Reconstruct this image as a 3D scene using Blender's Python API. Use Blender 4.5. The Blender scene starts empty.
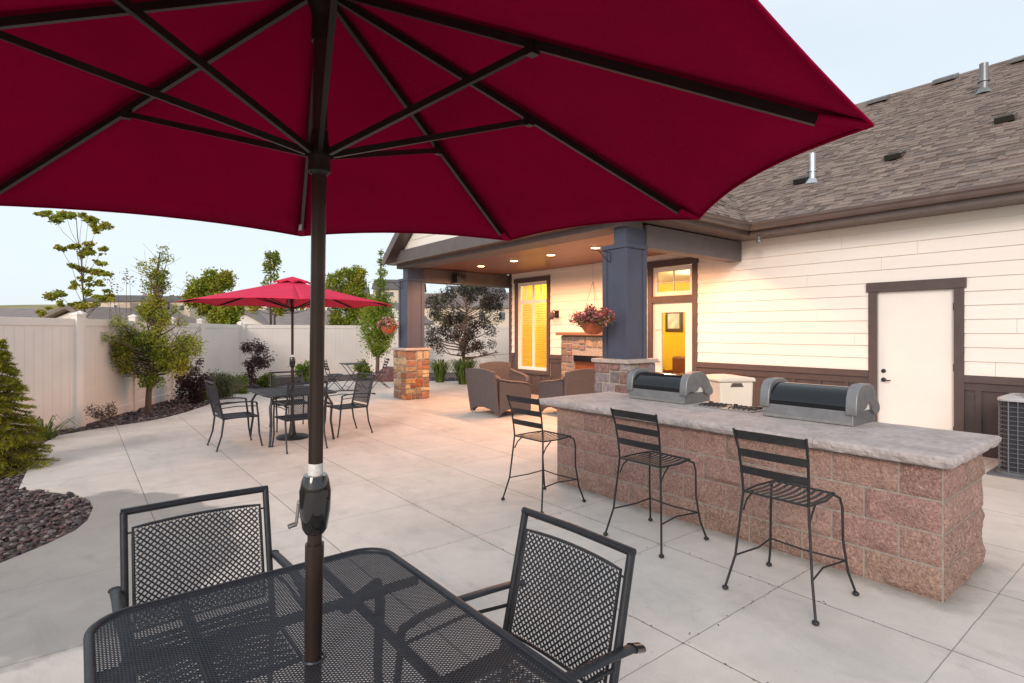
import bpy, math, random
import numpy as np
from mathutils import Vector, Matrix, noise

R = math.radians
random.seed(7)
rng = np.random.default_rng(11)
scene = bpy.context.scene
COL = scene.collection

# ------------------------------------------------------------------ camera
# world: +Y runs away along the clubhouse wall, +X runs towards it
CAM_H = 1.65
YAW = math.atan2(.618, .786)
cam_d = bpy.data.cameras.new('camera')
cam = bpy.data.objects.new('camera', cam_d)
COL.objects.link(cam)
cam.location = (0, 0, CAM_H)
cam.rotation_euler = (R(90), 0, -YAW)
cam_d.sensor_width = 36
cam_d.lens = 36 * 553 / 1024
cam_d.shift_y = -10.5 / 1024
cam_d.clip_start = .05
cam_d.clip_end = 3000
scene.camera = cam

# ------------------------------------------------------------------ sky and sun
SUN_EL, SUN_AZ = 24, 238      # azimuth measured clockwise from +Y (light comes from behind-left)
w = bpy.data.worlds.new('World')
scene.world = w
w.use_nodes = True
nt = w.node_tree
bg = nt.nodes['Background']
sky = nt.nodes.new('ShaderNodeTexSky')
sky.sky_type = 'NISHITA'
sky.sun_disc = False
sky.sun_elevation = R(SUN_EL)
sky.sun_rotation = R(SUN_AZ)
sky.air_density = 1.0
sky.dust_density = 1.5
sky.ozone_density = 1.5
mx = nt.nodes.new('ShaderNodeMix')
mx.data_type = 'RGBA'
mx.inputs[0].default_value = .80
mx.inputs[7].default_value = (6.3, 6.95, 7.35, 1)   # thin bright overcast veil
wtc = nt.nodes.new('ShaderNodeTexCoord'); wmp = nt.nodes.new('ShaderNodeMapping'); wmp.inputs['Scale'].default_value = (1, 1, 3.5)
wno = nt.nodes.new('ShaderNodeTexNoise'); wno.inputs['Scale'].default_value = 1.6; wno.inputs['Detail'].default_value = 4
wmr = nt.nodes.new('ShaderNodeMapRange'); wmr.inputs['From Min'].default_value = .3; wmr.inputs['From Max'].default_value = .7; wmr.inputs['To Min'].default_value = .74; wmr.inputs['To Max'].default_value = .86
nt.links.new(wtc.outputs['Generated'], wmp.inputs[0]); nt.links.new(wmp.outputs[0], wno.inputs['Vector']); nt.links.new(wno.outputs[0], wmr.inputs[0]); nt.links.new(wmr.outputs[0], mx.inputs[0])
nt.links.new(sky.outputs[0], mx.inputs[6])
nt.links.new(mx.outputs[2], bg.inputs[0])
bg.inputs[1].default_value = .125
sl = bpy.data.lights.new('sun', 'SUN')
sl.energy = 1.9
sl.angle = R(22)
sl.color = (1, .84, .74)
so = bpy.data.objects.new('sun', sl)
COL.objects.link(so)
sd = Vector((math.sin(R(SUN_AZ)) * math.cos(R(SUN_EL)), math.cos(R(SUN_AZ)) * math.cos(R(SUN_EL)), math.sin(R(SUN_EL))))
so.rotation_euler = sd.to_track_quat('Z', 'Y').to_euler()
so.location = (-5, -5, 12)
scene.view_settings.view_transform = 'Standard'
scene.view_settings.look = 'None'
scene.view_settings.exposure = 0.25
scene.view_settings.gamma = 1
scene.cycles.max_bounces = 8
scene.cycles.transparent_max_bounces = 16
scene.cycles.use_denoising = True

# ------------------------------------------------------------------ helpers
FW = Vector((.618, .786, 0))
RT = Vector((.786, -.618, 0))


def P(px, py, d):
    """world point seen at a pixel of the photograph at forward distance d"""
    p = FW * d + RT * ((px - 512) / 553 * d)
    return Vector((p.x, p.y, CAM_H + (331 - py) / 553 * d))


class MB:
    def __init__(s):
        s.v = []; s.f = []; s.c = []; s.uv = {}; s.col = (1, 1, 1); s.M = None

    def add(s, vs, fs, col=None):
        b = len(s.v)
        if s.M is not None:
            vs = [s.M @ Vector(p) for p in vs]
        s.v += [tuple(p) for p in vs]
        for f in fs:
            s.f.append([i + b for i in f]); s.c.append(col or s.col)

    def box(s, x0, x1, y0, y1, z0, z1, col=None):
        vs = [(x, y, z) for x in (x0, x1) for y in (y0, y1) for z in (z0, z1)]
        s.add(vs, [(0, 1, 3, 2), (4, 6, 7, 5), (0, 4, 5, 1), (2, 3, 7, 6), (0, 2, 6, 4), (1, 5, 7, 3)], col)

    def bar(s, a, b, w, h, up=(0, 0, 1), col=None):
        a = Vector(a); b = Vector(b); t = (b - a).normalized(); u = Vector(up)
        sx = t.cross(u)
        if sx.length < 1e-4: sx = t.cross(Vector((1, 0, 0)))
        sx.normalize(); u = sx.cross(t).normalized()
        vs = []
        for p in (a, b):
            for i, j in ((-1, -1), (1, -1), (1, 1), (-1, 1)):
                vs.append(p + sx * (i * w / 2) + u * (j * h / 2))
        s.add(vs, [(3, 2, 1, 0), (4, 5, 6, 7), (0, 1, 5, 4), (1, 2, 6, 5), (2, 3, 7, 6), (3, 0, 4, 7)], col)

    def tube(s, pts, r, n=8, col=None, flat=None, cap=True):
        """flat=(w,h): rectangular/elliptic section"""
        pts = [Vector(p) for p in pts]
        if not isinstance(r, (list, tuple)): r = [r] * len(pts)
        vs = []; nrm = None
        for i, p in enumerate(pts):
            t = (pts[min(i + 1, len(pts) - 1)] - pts[max(i - 1, 0)]).normalized()
            if nrm is None:
                nrm = t.cross(Vector((0, 0, 1)))
                if nrm.length < .05: nrm = t.cross(Vector((1, 0, 0)))
                nrm.normalize()
            else:
                nrm = (nrm - t * nrm.dot(t)).normalized()
            b = t.cross(nrm)
            for k in range(n):
                a = 2 * math.pi * k / n
                vs.append(p + nrm * (math.cos(a) * r[i] * (flat[0] if flat else 1)) + b * (math.sin(a) * r[i] * (flat[1] if flat else 1)))
        fs = []
        for i in range(len(pts) - 1):
            for k in range(n):
                fs.append((i * n + k, i * n + (k + 1) % n, (i + 1) * n + (k + 1) % n, (i + 1) * n + k))
        if cap:
            fs.append(tuple(reversed(range(n)))); fs.append(tuple(range((len(pts) - 1) * n, len(pts) * n)))
        s.add(vs, fs, col)

    def prism(s, poly, axis, a, b, col=None):
        """poly of 2-D points extruded along axis: 'x' -> (y,z), 'y' -> (x,z), 'z' -> (x,y)"""
        def mk(p, t):
            return {'x': (t, p[0], p[1]), 'y': (p[0], t, p[1]), 'z': (p[0], p[1], t)}[axis]
        n = len(poly)
        vs = [mk(p, a) for p in poly] + [mk(p, b) for p in poly]
        fs = [tuple(range(n)), tuple(reversed(range(n, 2 * n)))] + [(i, i + n, (i + 1) % n + n, (i + 1) % n) for i in range(n)]
        s.add(vs, fs, col)

    def lathe(s, prof, c=(0, 0, 0), n=16, col=None):
        vs = []
        for r, z in prof:
            for k in range(n):
                a = 2 * math.pi * k / n
                vs.append((c[0] + r * math.cos(a), c[1] + r * math.sin(a), c[2] + z))
        fs = []
        for i in range(len(prof) - 1):
            for k in range(n):
                fs.append((i * n + k, i * n + (k + 1) % n, (i + 1) * n + (k + 1) % n, (i + 1) * n + k))
        fs.append(tuple(reversed(range(n)))); fs.append(tuple(range((len(prof) - 1) * n, len(prof) * n)))
        s.add(vs, fs, col)

    def ball(s, c, r, n=10, m=6, sc=(1, 1, 1), col=None):
        prof = [(max(r * math.sin(math.pi * i / m), 1e-4), -r * math.cos(math.pi * i / m)) for i in range(m + 1)]
        b = len(s.v)
        vs = []
        for rr, z in prof:
            for k in range(n):
                a = 2 * math.pi * k / n
                vs.append((c[0] + sc[0] * rr * math.cos(a), c[1] + sc[1] * rr * math.sin(a), c[2] + sc[2] * z))
        fs = []
        for i in range(m):
            for k in range(n):
                fs.append((i * n + k, i * n + (k + 1) % n, (i + 1) * n + (k + 1) % n, (i + 1) * n + k))
        s.add(vs, fs, col)

    def build(s, name, m, parent=None, smooth=False, bevel=0, fix=True):
        me = bpy.data.meshes.new(name)
        me.from_pydata(s.v, [], s.f)
        at = me.color_attributes.new('col', 'FLOAT_COLOR', 'CORNER')
        arr = []
        for f, c in zip(s.f, s.c):
            arr += [c[0], c[1], c[2], 1.0] * len(f)
        at.data.foreach_set('color', arr)
        me.materials.append(m)
        if fix:
            import bmesh
            bm = bmesh.new(); bm.from_mesh(me)
            bmesh.ops.recalc_face_normals(bm, faces=bm.faces)
            bm.to_mesh(me); bm.free()
        if smooth:
            me.polygons.foreach_set('use_smooth', [True] * len(me.polygons))
            me.set_sharp_from_angle(angle=R(40))
        o = bpy.data.objects.new(name, me)
        COL.objects.link(o)
        if parent: o.parent = parent
        if bevel:
            b = o.modifiers.new('bevel', 'BEVEL'); b.width = bevel; b.segments = 2; b.limit_method = 'ANGLE'; b.angle_limit = R(40)
        return o


def tag(o, label=None, cat=None, group=None, kind=None):
    if label: o['label'] = label
    if cat: o['category'] = cat
    if group: o['group'] = group
    if kind: o['kind'] = kind
    return o


def thing(name, label, cat, loc=(0, 0, 0), rz=0, group=None):
    o = bpy.data.objects.new(name, None)
    o.empty_display_size = .2
    COL.objects.link(o)
    o.location = loc; o.rotation_euler = (0, 0, rz)
    return tag(o, label, cat, group)


def copy_tree(o, parent=None):
    c = o.copy(); COL.objects.link(c)
    c.parent = parent
    for ch in list(o.children): copy_tree(ch, c)
    return c


def place(o, loc, rz, label):
    c = copy_tree(o); c.location = loc; c.rotation_euler = (0, 0, rz); c['label'] = label
    return c


def mat(name, base=(.5, .5, .5), rough=.6, metal=0, var=.15, vscale=6, bump=0, bscale=60, spec=.5, attr=False,
        base2=None, mixscale=3, trans=0, coat=0, detail=6, rvar=0, stretch=None, sheen=0):
    m = bpy.data.materials.new(name); m.use_nodes = True
    nt = m.node_tree; N = nt.nodes; L = nt.links
    b = N['Principled BSDF']
    tc = N.new('ShaderNodeTexCoord')
    src = tc.outputs['Object']
    if stretch:
        mp = N.new('ShaderNodeMapping'); mp.inputs['Scale'].default_value = stretch
        L.new(src, mp.inputs[0]); src = mp.outputs[0]
    c = N.new('ShaderNodeRGB'); c.outputs[0].default_value = (*base, 1); cur = c.outputs[0]
    if attr:
        a = N.new('ShaderNodeAttribute'); a.attribute_name = 'col'; cur = a.outputs['Color']
    if base2:
        n2 = N.new('ShaderNodeTexNoise'); n2.inputs['Scale'].default_value = mixscale; n2.inputs['Detail'].default_value = 5
        L.new(src, n2.inputs['Vector'])
        cr = N.new('ShaderNodeValToRGB'); cr.color_ramp.elements[0].position = .42; cr.color_ramp.elements[1].position = .62
        L.new(n2.outputs[0], cr.inputs[0])
        x = N.new('ShaderNodeMix'); x.data_type = 'RGBA'
        L.new(cr.outputs[0], x.inputs[0]); L.new(cur, x.inputs[6]); x.inputs[7].default_value = (*base2, 1)
        cur = x.outputs[2]
    if var:
        n = N.new('ShaderNodeTexNoise'); n.inputs['Scale'].default_value = vscale; n.inputs['Detail'].default_value = detail
        L.new(src, n.inputs['Vector'])
        mr = N.new('ShaderNodeMapRange'); mr.inputs['From Min'].default_value = .25; mr.inputs['From Max'].default_value = .75
        mr.inputs['To Min'].default_value = 1 - var; mr.inputs['To Max'].default_value = 1 + var
        L.new(n.outputs[0], mr.inputs['Value'])
        x = N.new('ShaderNodeVectorMath'); x.operation = 'SCALE'
        L.new(cur, x.inputs[0]); L.new(mr.outputs[0], x.inputs['Scale']); cur = x.outputs[0]
    L.new(cur, b.inputs['Base Color'])
    b.inputs['Roughness'].default_value = rough
    if rvar:
        n = N.new('ShaderNodeTexNoise'); n.inputs['Scale'].default_value = vscale * 2.3; L.new(src, n.inputs['Vector'])
        mr = N.new('ShaderNodeMapRange'); mr.inputs['To Min'].default_value = rough - rvar; mr.inputs['To Max'].default_value = rough + rvar
        L.new(n.outputs[0], mr.inputs['Value']); L.new(mr.outputs[0], b.inputs['Roughness'])
    b.inputs['Metallic'].default_value = metal
    b.inputs['Specular IOR Level'].default_value = spec
    b.inputs['Coat Weight'].default_value = coat
    if bump:
        n = N.new('ShaderNodeTexNoise'); n.inputs['Scale'].default_value = bscale; n.inputs['Detail'].default_value = 5
        L.new(src, n.inputs['Vector'])
        bp = N.new('ShaderNodeBump'); bp.inputs['Strength'].default_value = bump; bp.inputs['Distance'].default_value = .02
        L.new(n.outputs[0], bp.inputs['Height']); L.new(bp.outputs[0], b.inputs['Normal'])
    if trans:
        t = N.new('ShaderNodeBsdfTranslucent'); L.new(cur, t.inputs[0])
        ms = N.new('ShaderNodeMixShader'); ms.inputs[0].default_value = trans
        L.new(b.outputs[0], ms.inputs[1]); L.new(t.outputs[0], ms.inputs[2])
        L.new(ms.outputs[0], N['Material Output'].inputs[0])
    return m


def emit(name, colr, s):
    m = bpy.data.materials.new(name); m.use_nodes = True
    b = m.node_tree.nodes['Principled BSDF']
    b.inputs['Base Color'].default_value = (*colr, 1)
    b.inputs['Emission Color'].default_value = (*colr, 1); b.inputs['Emission Strength'].default_value = s
    return m


def glass(name, tint=(1, 1, 1), refl=.12):
    m = bpy.data.materials.new(name); m.use_nodes = True
    N = m.node_tree.nodes; L = m.node_tree.links
    N.remove(N['Principled BSDF'])
    t = N.new('ShaderNodeBsdfTransparent'); t.inputs[0].default_value = (*tint, 1)
    g = N.new('ShaderNodeBsdfGlossy'); g.inputs['Roughness'].default_value = .02
    lw = N.new('ShaderNodeLayerWeight'); lw.inputs[0].default_value = .5
    pw = N.new('ShaderNodeMath'); pw.operation = 'POWER'; pw.inputs[1].default_value = 4
    fr = N.new('ShaderNodeMath'); fr.operation = 'MULTIPLY_ADD'; fr.inputs[1].default_value = .9; fr.inputs[2].default_value = .03
    L.new(lw.outputs['Facing'], pw.inputs[0]); L.new(pw.outputs[0], fr.inputs[0])
    ms = N.new('ShaderNodeMixShader')
    L.new(fr.outputs[0], ms.inputs[0]); L.new(t.outputs[0], ms.inputs[1]); L.new(g.outputs[0], ms.inputs[2])
    L.new(ms.outputs[0], N['Material Output'].inputs[0])
    return m


M = {}
M['metal'] = mat('charcoal_metal', (.028, .031, .038), .42, .3, .25, 30, rvar=.1, bump=.05, bscale=300)
M['mesh'] = mat('mesh_metal', (.020, .024, .034), .5, .2, .2, 20, rvar=.1)
M['iron'] = mat('wrought_iron', (.028, .028, .03), .5, .4, .3, 40, bump=.2, bscale=200)
M['bronze'] = mat('bronze_pole', (.055, .036, .030), .32, .6, .2, 8, rvar=.1)
M['black_plastic'] = mat('black_plastic', (.012, .011, .012), .12, 0, .2, 8, coat=.6)
M['rib'] = mat('rib_metal', (.02, .016, .015), .4, .4, .3, 12)
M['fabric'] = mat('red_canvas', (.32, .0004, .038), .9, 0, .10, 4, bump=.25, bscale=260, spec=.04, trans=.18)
M['fabric_far'] = mat('sunlit_canvas', (.70, .04, .10), .9, 0, .08, 5, bump=.12, bscale=500, spec=.15, trans=.12)  # pinker red, with the brightness of a sunlit top put into the colour
M['strap'] = mat('white_label', (.75, .73, .7), .6, 0, .2, 80)
M['siding'] = mat('cream_siding', (.80, .755, .70), .55, 0, .05, 3, bump=.12, bscale=40, stretch=(1, .15, 1))
M['trim'] = mat('brown_trim', (.085, .060, .057), .55, 0, .12, 8, bump=.08, bscale=60)
M['wains'] = mat('brown_panel', (.070, .050, .048), .6, 0, .15, 5, bump=.1, bscale=60)
M['column'] = mat('slate_column', (.060, .068, .105), .5, 0, .10, 4, bump=.08, bscale=60)
M['beam'] = mat('grey_beam', (.125, .105, .105), .6, 0, .12, 4, bump=.1, bscale=50)
M['gutter'] = mat('brown_gutter', (.13, .095, .085), .35, .2, .15, 4)
M['white'] = mat('white_paint', (.78, .75, .71), .4, 0, .05, 3)
M['door'] = mat('off_white_door', (.80, .765, .72), .4, 0, .04, 2, bump=.03, bscale=30)
M['shingle'] = mat('shingle', attr=True, rough=.9, var=.25, vscale=40, bump=.5, bscale=250)
M['stone'] = mat('veneer_stone', attr=True, rough=.85, var=.4, vscale=18, bump=.6, bscale=40)
M['capstone'] = mat('cap_stone', (.42, .35, .32), .8, 0, .2, 12, bump=.4, bscale=40)
M['block'] = mat('split_face_block', attr=True, rough=.9, var=.38, vscale=50, bump=1.0, bscale=80, detail=9, base2=(.37, .24, .20), mixscale=60)
M['mortar'] = mat('mortar', (.32, .28, .245), .95, 0, .25, 20, bump=.4, bscale=150)
M['slab'] = mat('counter_slab', (.415, .36, .35), .75, 0, .18, 22, base2=(.34, .295, .285), mixscale=6, bump=.5, bscale=35)
M['wicker'] = None
M['gravel'] = mat('lava_rock', attr=True, rough=.95, var=.4, vscale=40, bump=.5, bscale=90)
M['soil'] = mat('bed_soil', (.09, .065, .06), .95, 0, .5, 25, bump=.6, bscale=40)
M['fence'] = mat('vinyl_fence', (.82, .75, .695), .45, 0, .05, 2)
M['bark'] = mat('bark', (.13, .09, .07), .9, 0, .4, 25, bump=.6, bscale=60)
M['leaf'] = mat('leaf', attr=True, rough=.55, var=.2, vscale=3, trans=.35)
M['petal'] = mat('petal', attr=True, rough=.6, var=.15, vscale=30, trans=.2)
M['terra'] = mat('terracotta_pot', (.38, .09, .035), .5, 0, .25, 14, bump=.2, bscale=40)
M['greymetal'] = mat('cast_grey', (.22, .22, .225), .4, .5, .15, 12, bump=.1, bscale=120)
M['gloss'] = mat('enamel_black', (.006, .007, .009), .10, 0, .1, 8, spec=.45, coat=.2)
M['steel'] = mat('steel', (.45, .44, .42), .35, .9, .15, 20, rvar=.1)
M['galv'] = mat('galvanised', (.55, .56, .58), .35, .8, .15, 10)
M['bin'] = mat('beige_bin', (.70, .63, .54), .5, 0, .05, 4)
M['ac'] = mat('unit_grey', (.14, .15, .17), .5, .3, .1, 6)
M['coil'] = mat('dark_coil', (.035, .04, .05), .7, .2, .2, 60)
M['actop'] = mat('unit_top', (.46, .48, .5), .45, .2, .1, 6)
M['yellow'] = mat('mustard_wall', (.85, .56, .03), .8, 0, .04, 2)
M['carpet'] = mat('carpet', (.16, .07, .03), .95, 0, .3, 30)
M['inceil'] = mat('interior_ceiling', (.7, .6, .4), .9, 0, .03, 3)
M['blind'] = mat('blind_slat', (.55, .42, .18), .6, 0, .05, 3)
M['brown'] = mat('dark_wood', (.07, .03, .018), .4, 0, .3, 8, stretch=(1, 1, 8))
M['leather'] = mat('brown_leather', (.17, .05, .02), .4, 0, .2, 10)
M['paper'] = mat('picture_paper', (.6, .6, .58), .5, 0, .35, 6)
M['mantel'] = mat('mantel_wood', (.24, .12, .07), .5, 0, .3, 8, stretch=(1, 8, 8))
M['glass'] = glass('window_glass')
M['black'] = mat('black_hole', (.01, .01, .01), .8, 0, .1, 5)
M['lamp'] = emit('lamp_glow', (1, .62, .28), 14)
M['lamp_in'] = emit('room_lamp_glow', (1, .8, .45), 8)
M['boulder'] = mat('maroon_boulder', (.14, .075, .08), .9, 0, .4, 9, bump=.8, bscale=18)


def wicker_mat():
    m = mat('wicker', (.125, .105, .11), .6, 0, .3, 40)
    N = m.node_tree.nodes; L = m.node_tree.links
    tc = N.new('ShaderNodeTexCoord')
    wv = N.new('ShaderNodeTexWave'); wv.wave_type = 'BANDS'; wv.bands_direction = 'Z'
    wv.inputs['Scale'].default_value = 16; wv.inputs['Distortion'].default_value = .8; wv.inputs['Detail Scale'].default_value = 3
    L.new(tc.outputs['Object'], wv.inputs[0])
    w2 = N.new('ShaderNodeTexWave'); w2.bands_direction = 'DIAGONAL'; w2.inputs['Scale'].default_value = 25
    L.new(tc.outputs['Object'], w2.inputs[0])
    ad = N.new('ShaderNodeMath'); ad.operation = 'ADD'
    L.new(wv.outputs[1], ad.inputs[0]); L.new(w2.outputs[1], ad.inputs[1])
    bp = N.new('ShaderNodeBump'); bp.inputs['Strength'].default_value = .9; bp.inputs['Distance'].default_value = .012
    L.new(ad.outputs[0], bp.inputs['Height']); L.new(bp.outputs[0], N['Principled BSDF'].inputs['Normal'])
    return m


M['wicker'] = wicker_mat()


def plank_mat():
    m = mat('ceiling_planks', (.21, .088, .058), .4, 0, .22, 6, stretch=(1, .1, 1))
    N = m.node_tree.nodes; L = m.node_tree.links
    return m


M['planks'] = plank_mat()


def concrete_mat():
    m = bpy.data.materials.new('patio_concrete'); m.use_nodes = True
    nt = m.node_tree; N = nt.nodes; L = nt.links; b = N['Principled BSDF']
    tc = N.new('ShaderNodeTexCoord'); sp = N.new('ShaderNodeSeparateXYZ'); L.new(tc.outputs['Object'], sp.inputs[0])

    def noise_(s, d=6, rough=.5, dist=0, st=None):
        n = N.new('ShaderNodeTexNoise'); n.inputs['Scale'].default_value = s; n.inputs['Detail'].default_value = d
        n.inputs['Roughness'].default_value = rough; n.inputs['Distortion'].default_value = dist
        if st:
            mp = N.new('ShaderNodeMapping'); mp.inputs['Scale'].default_value = st
            L.new(tc.outputs['Object'], mp.inputs[0]); L.new(mp.outputs[0], n.inputs['Vector'])
        else:
            L.new(tc.outputs['Object'], n.inputs['Vector'])
        return n.outputs[0]

    def math_(op, a, bb, c=None):
        x = N.new('ShaderNodeMath'); x.operation = op
        for i, q in enumerate((a, bb, c)):
            if q is None: continue
            if isinstance(q, (int, float)): x.inputs[i].default_value = q
            else: L.new(q, x.inputs[i])
        return x.outputs[0]

    def rng_(v, a, bb, c, d):
        x = N.new('ShaderNodeMapRange')
        x.inputs['From Min'].default_value = a; x.inputs['From Max'].default_value = bb
        x.inputs['To Min'].default_value = c; x.inputs['To Max'].default_value = d
        L.new(v, x.inputs[0]); return x.outputs[0]
    j = None
    wob = math_('MULTIPLY', math_('SUBTRACT', noise_(9, 3), .5), .010)
    xs = math_('ADD', sp.outputs[0], wob); ys = math_('ADD', sp.outputs[1], wob)
    for v in (-3.5, -2.5, -1.5, -.5, .53, 1.55, 2.52, 3.55, 4.55, 5.55, 6.6, 7.6, 8.6):
        q = math_('COMPARE', xs, v, .0038); j = q if j is None else math_('MAXIMUM', j, q)
    for v in (-4, -3, -2, -1, -.08, .84, 1.74, 2.65, 3.68, 4.74, 5.8, 6.85, 7.9, 8.95, 10, 11, 12, 13, 14, 15, 16):
        j = math_('MAXIMUM', j, math_('MULTIPLY', math_('COMPARE', ys, v, .0030), .75))
    big = rng_(noise_(.9, 5, .6, .6), .3, .7, .86, 1.08)
    mid = rng_(noise_(5, 8, .65, .3), .25, .75, .92, 1.08)
    fine = rng_(noise_(90, 4, .7), .2, .8, .93, 1.07)
    smear = rng_(noise_(2.2, 6, .7, 1.2, (1, .35, 1)), .30, .46, .86, 1.0)
    # slab-to-slab tone
    wn = N.new('ShaderNodeTexWhiteNoise'); wn.noise_dimensions = '2D'
    cb = N.new('ShaderNodeCombineXYZ')
    L.new(math_('FLOOR', math_('DIVIDE', math_('SUBTRACT', sp.outputs[0], .53), 1.01), 0), cb.inputs[0])
    L.new(math_('FLOOR', math_('DIVIDE', math_('SUBTRACT', sp.outputs[1], .84), .98), 0), cb.inputs[1])
    L.new(cb.outputs[0], wn.inputs['Vector'])
    slab = rng_(wn.outputs['Value'], 0, 1, .965, 1.03)
    # damp stain by the gravel bed
    cx = math_('SUBTRACT', sp.outputs[0], -.05); cy = math_('SUBTRACT', sp.outputs[1], 5.35)
    rr = math_('SQRT', math_('ADD', math_('POWER', math_('DIVIDE', cx, 1.15), 2), math_('POWER', math_('DIVIDE', cy, 1.75), 2)), 0)
    rr = math_('ADD', rr, math_('MULTIPLY', math_('SUBTRACT', noise_(3.5, 4), .5), .30))
    damp = rng_(rr, .95, 1.0, .52, 1.0)
    f = math_('MULTIPLY', math_('MULTIPLY', big, mid), math_('MULTIPLY', fine, math_('MULTIPLY', slab, math_('MULTIPLY', smear, damp))))
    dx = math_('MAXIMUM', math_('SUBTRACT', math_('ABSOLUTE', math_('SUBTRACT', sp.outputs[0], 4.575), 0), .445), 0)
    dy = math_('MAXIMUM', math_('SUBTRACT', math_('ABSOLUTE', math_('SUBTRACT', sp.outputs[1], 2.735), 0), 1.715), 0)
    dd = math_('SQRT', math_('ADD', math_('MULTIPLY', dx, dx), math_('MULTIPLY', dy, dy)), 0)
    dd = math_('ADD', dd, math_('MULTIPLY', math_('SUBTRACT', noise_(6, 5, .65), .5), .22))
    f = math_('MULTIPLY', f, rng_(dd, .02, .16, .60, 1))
    spot = rng_(noise_(1.6, 6, .72, .8), .60, .70, 1, .84)
    f = math_('MULTIPLY', f, spot)
    blot = rng_(noise_(14, 3, .5), .70, .76, 1, .86)
    f = math_('MULTIPLY', f, blot)
    vo = N.new('ShaderNodeTexVoronoi'); vo.feature = 'DISTANCE_TO_EDGE'; vo.inputs['Scale'].default_value = .35
    wv = N.new('ShaderNodeVectorMath'); wv.operation = 'ADD'
    nc = N.new('ShaderNodeTexNoise'); nc.inputs['Scale'].default_value = 2.5; nc.inputs['Detail'].default_value = 6
    L.new(tc.outputs['Object'], nc.inputs['Vector']); L.new(tc.outputs['Object'], wv.inputs[0]); L.new(nc.outputs['Color'], wv.inputs[1])
    L.new(wv.outputs[0], vo.inputs['Vector'])
    crack = math_('MULTIPLY', rng_(vo.outputs['Distance'], 0, .0012, .30, 0), rng_(noise_(.7, 2), .52, .60, 0, 1))
    f = math_('MULTIPLY', f, math_('SUBTRACT', 1, crack))
    f = math_('MULTIPLY', f, rng_(j, 0, 1, 1, .33))
    sc = N.new('ShaderNodeVectorMath'); sc.operation = 'SCALE'; sc.inputs[0].default_value = (.57, .525, .485)
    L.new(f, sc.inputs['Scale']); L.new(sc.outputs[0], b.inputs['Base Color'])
    b.inputs['Roughness'].default_value = .78
    L.new(rng_(damp, .58, 1, .4, .8), b.inputs['Roughness'])
    h = math_('SUBTRACT', math_('MULTIPLY', noise_(140, 4, .7), .12), j)
    bp = N.new('ShaderNodeBump'); bp.inputs['Strength'].default_value = .35; bp.inputs['Distance'].default_value = .006
    L.new(h, bp.inputs['Height']); L.new(bp.outputs[0], b.inputs['Normal'])
    return m


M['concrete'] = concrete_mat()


def grass_mat():
    m = mat('dry_grass', (.33, .27, .12), .95, 0, .35, .05, base2=(.13, .15, .05), mixscale=.02)
    return m


M['hill'] = grass_mat()

# ================================================================== SETTING
# ---- terrain: flat round the clubhouse, rising to a low grassy hill far off
prof_px = [(-2500, 302), (-600, 303), (-100, 304.5), (0, 302.5), (45, 302), (110, 301), (200, 297), (300, 294), (400, 291), (520, 290), (900, 296), (2500, 300)]


def prof(px):
    for (a, ya), (b, yb) in zip(prof_px, prof_px[1:]):
        if a <= px <= b: return ya + (yb - ya) * (px - a) / (b - a)
    return 302


def terrain_z(x, y):
    d = x * .618 + y * .786; l = x * .786 - y * .618
    r = math.hypot(x, y)
    if d < 8: return -.09
    px = 512 + 553 * l / d
    t = min(max((r - 45) / 260, 0), 1); t = t * t * (3 - 2 * t)
    top = (331 - prof(px)) / 553 * min(d, 330)
    z = -.09 + top * t * min(1, d / 30)
    return z + 1.2 * t * noise.noise((x * .02, y * .02, 0))


mb = MB()
na, nr = 120, 46
radii = [0] + [6 * (1.125 ** i) for i in range(nr)]
rows = []
for r_ in radii[1:]:
    rows.append([(r_ * math.cos(2 * math.pi * k / na), r_ * math.sin(2 * math.pi * k / na)) for k in range(na)])
vs = [(0, 0, -.09)] + [(x, y, terrain_z(x, y)) for row in rows for x, y in row]
fs = [(0, 1 + k, 1 + (k + 1) % na) for k in range(na)]
for i in range(len(rows) - 1):
    for k in range(na):
        a = 1 + i * na + k; b = 1 + i * na + (k + 1) % na
        fs.append((a, b, b + na, a + na))
mb.add(vs, fs)
o = mb.build('ground', M['hill'], smooth=True); tag(o, kind='structure')

# ---- bed soil sheet inside the fence
mb = MB()
mb.box(-14, 20, 3, 24, -.085, -.035)
tag(mb.build('planting_bed_soil', M['soil']), kind='structure')

# ---- patio slab
edge = [(-2.2, 3.2), (-1.45, 4.1), (-.9, 4.75), (-.43, 5.34), (-.18, 5.6), (-.01, 5.84), (.07, 6.08), (.12, 6.5), (.10, 6.75), (.06, 6.94), (-.02, 7.2), (-.15, 7.43), (-.3, 7.62), (-.48, 7.77),
        (-.44, 10.47), (-.23, 11.29), (.15, 11.6), (.61, 11.86), (1.0, 12.08), (1.29, 12.32), (1.75, 12.95), (2.21, 13.74), (2.51, 14.42), (3.0, 15.5), (3.55, 16.3), (4.33, 17.0), (5.6, 17.65), (7.04, 17.75),
        (8.36, 17.0), (9.2, 15.98), (10.97, 14.59), (12.5, 13.6), (15, 12.6), (15, -9), (-9, -9), (-9, 1), (-4.5, 2.2)]
mb = MB()
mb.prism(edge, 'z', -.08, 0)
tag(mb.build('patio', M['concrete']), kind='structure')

# ---- lava rock gravel
def inside(p, poly):
    x, y = p; c = False
    for (x1, y1), (x2, y2) in zip(poly, poly[1:] + poly[:1]):
        if (y1 > y) != (y2 > y) and x < (x2 - x1) * (y - y1) / (y2 - y1) + x1: c = not c
    return c


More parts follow.
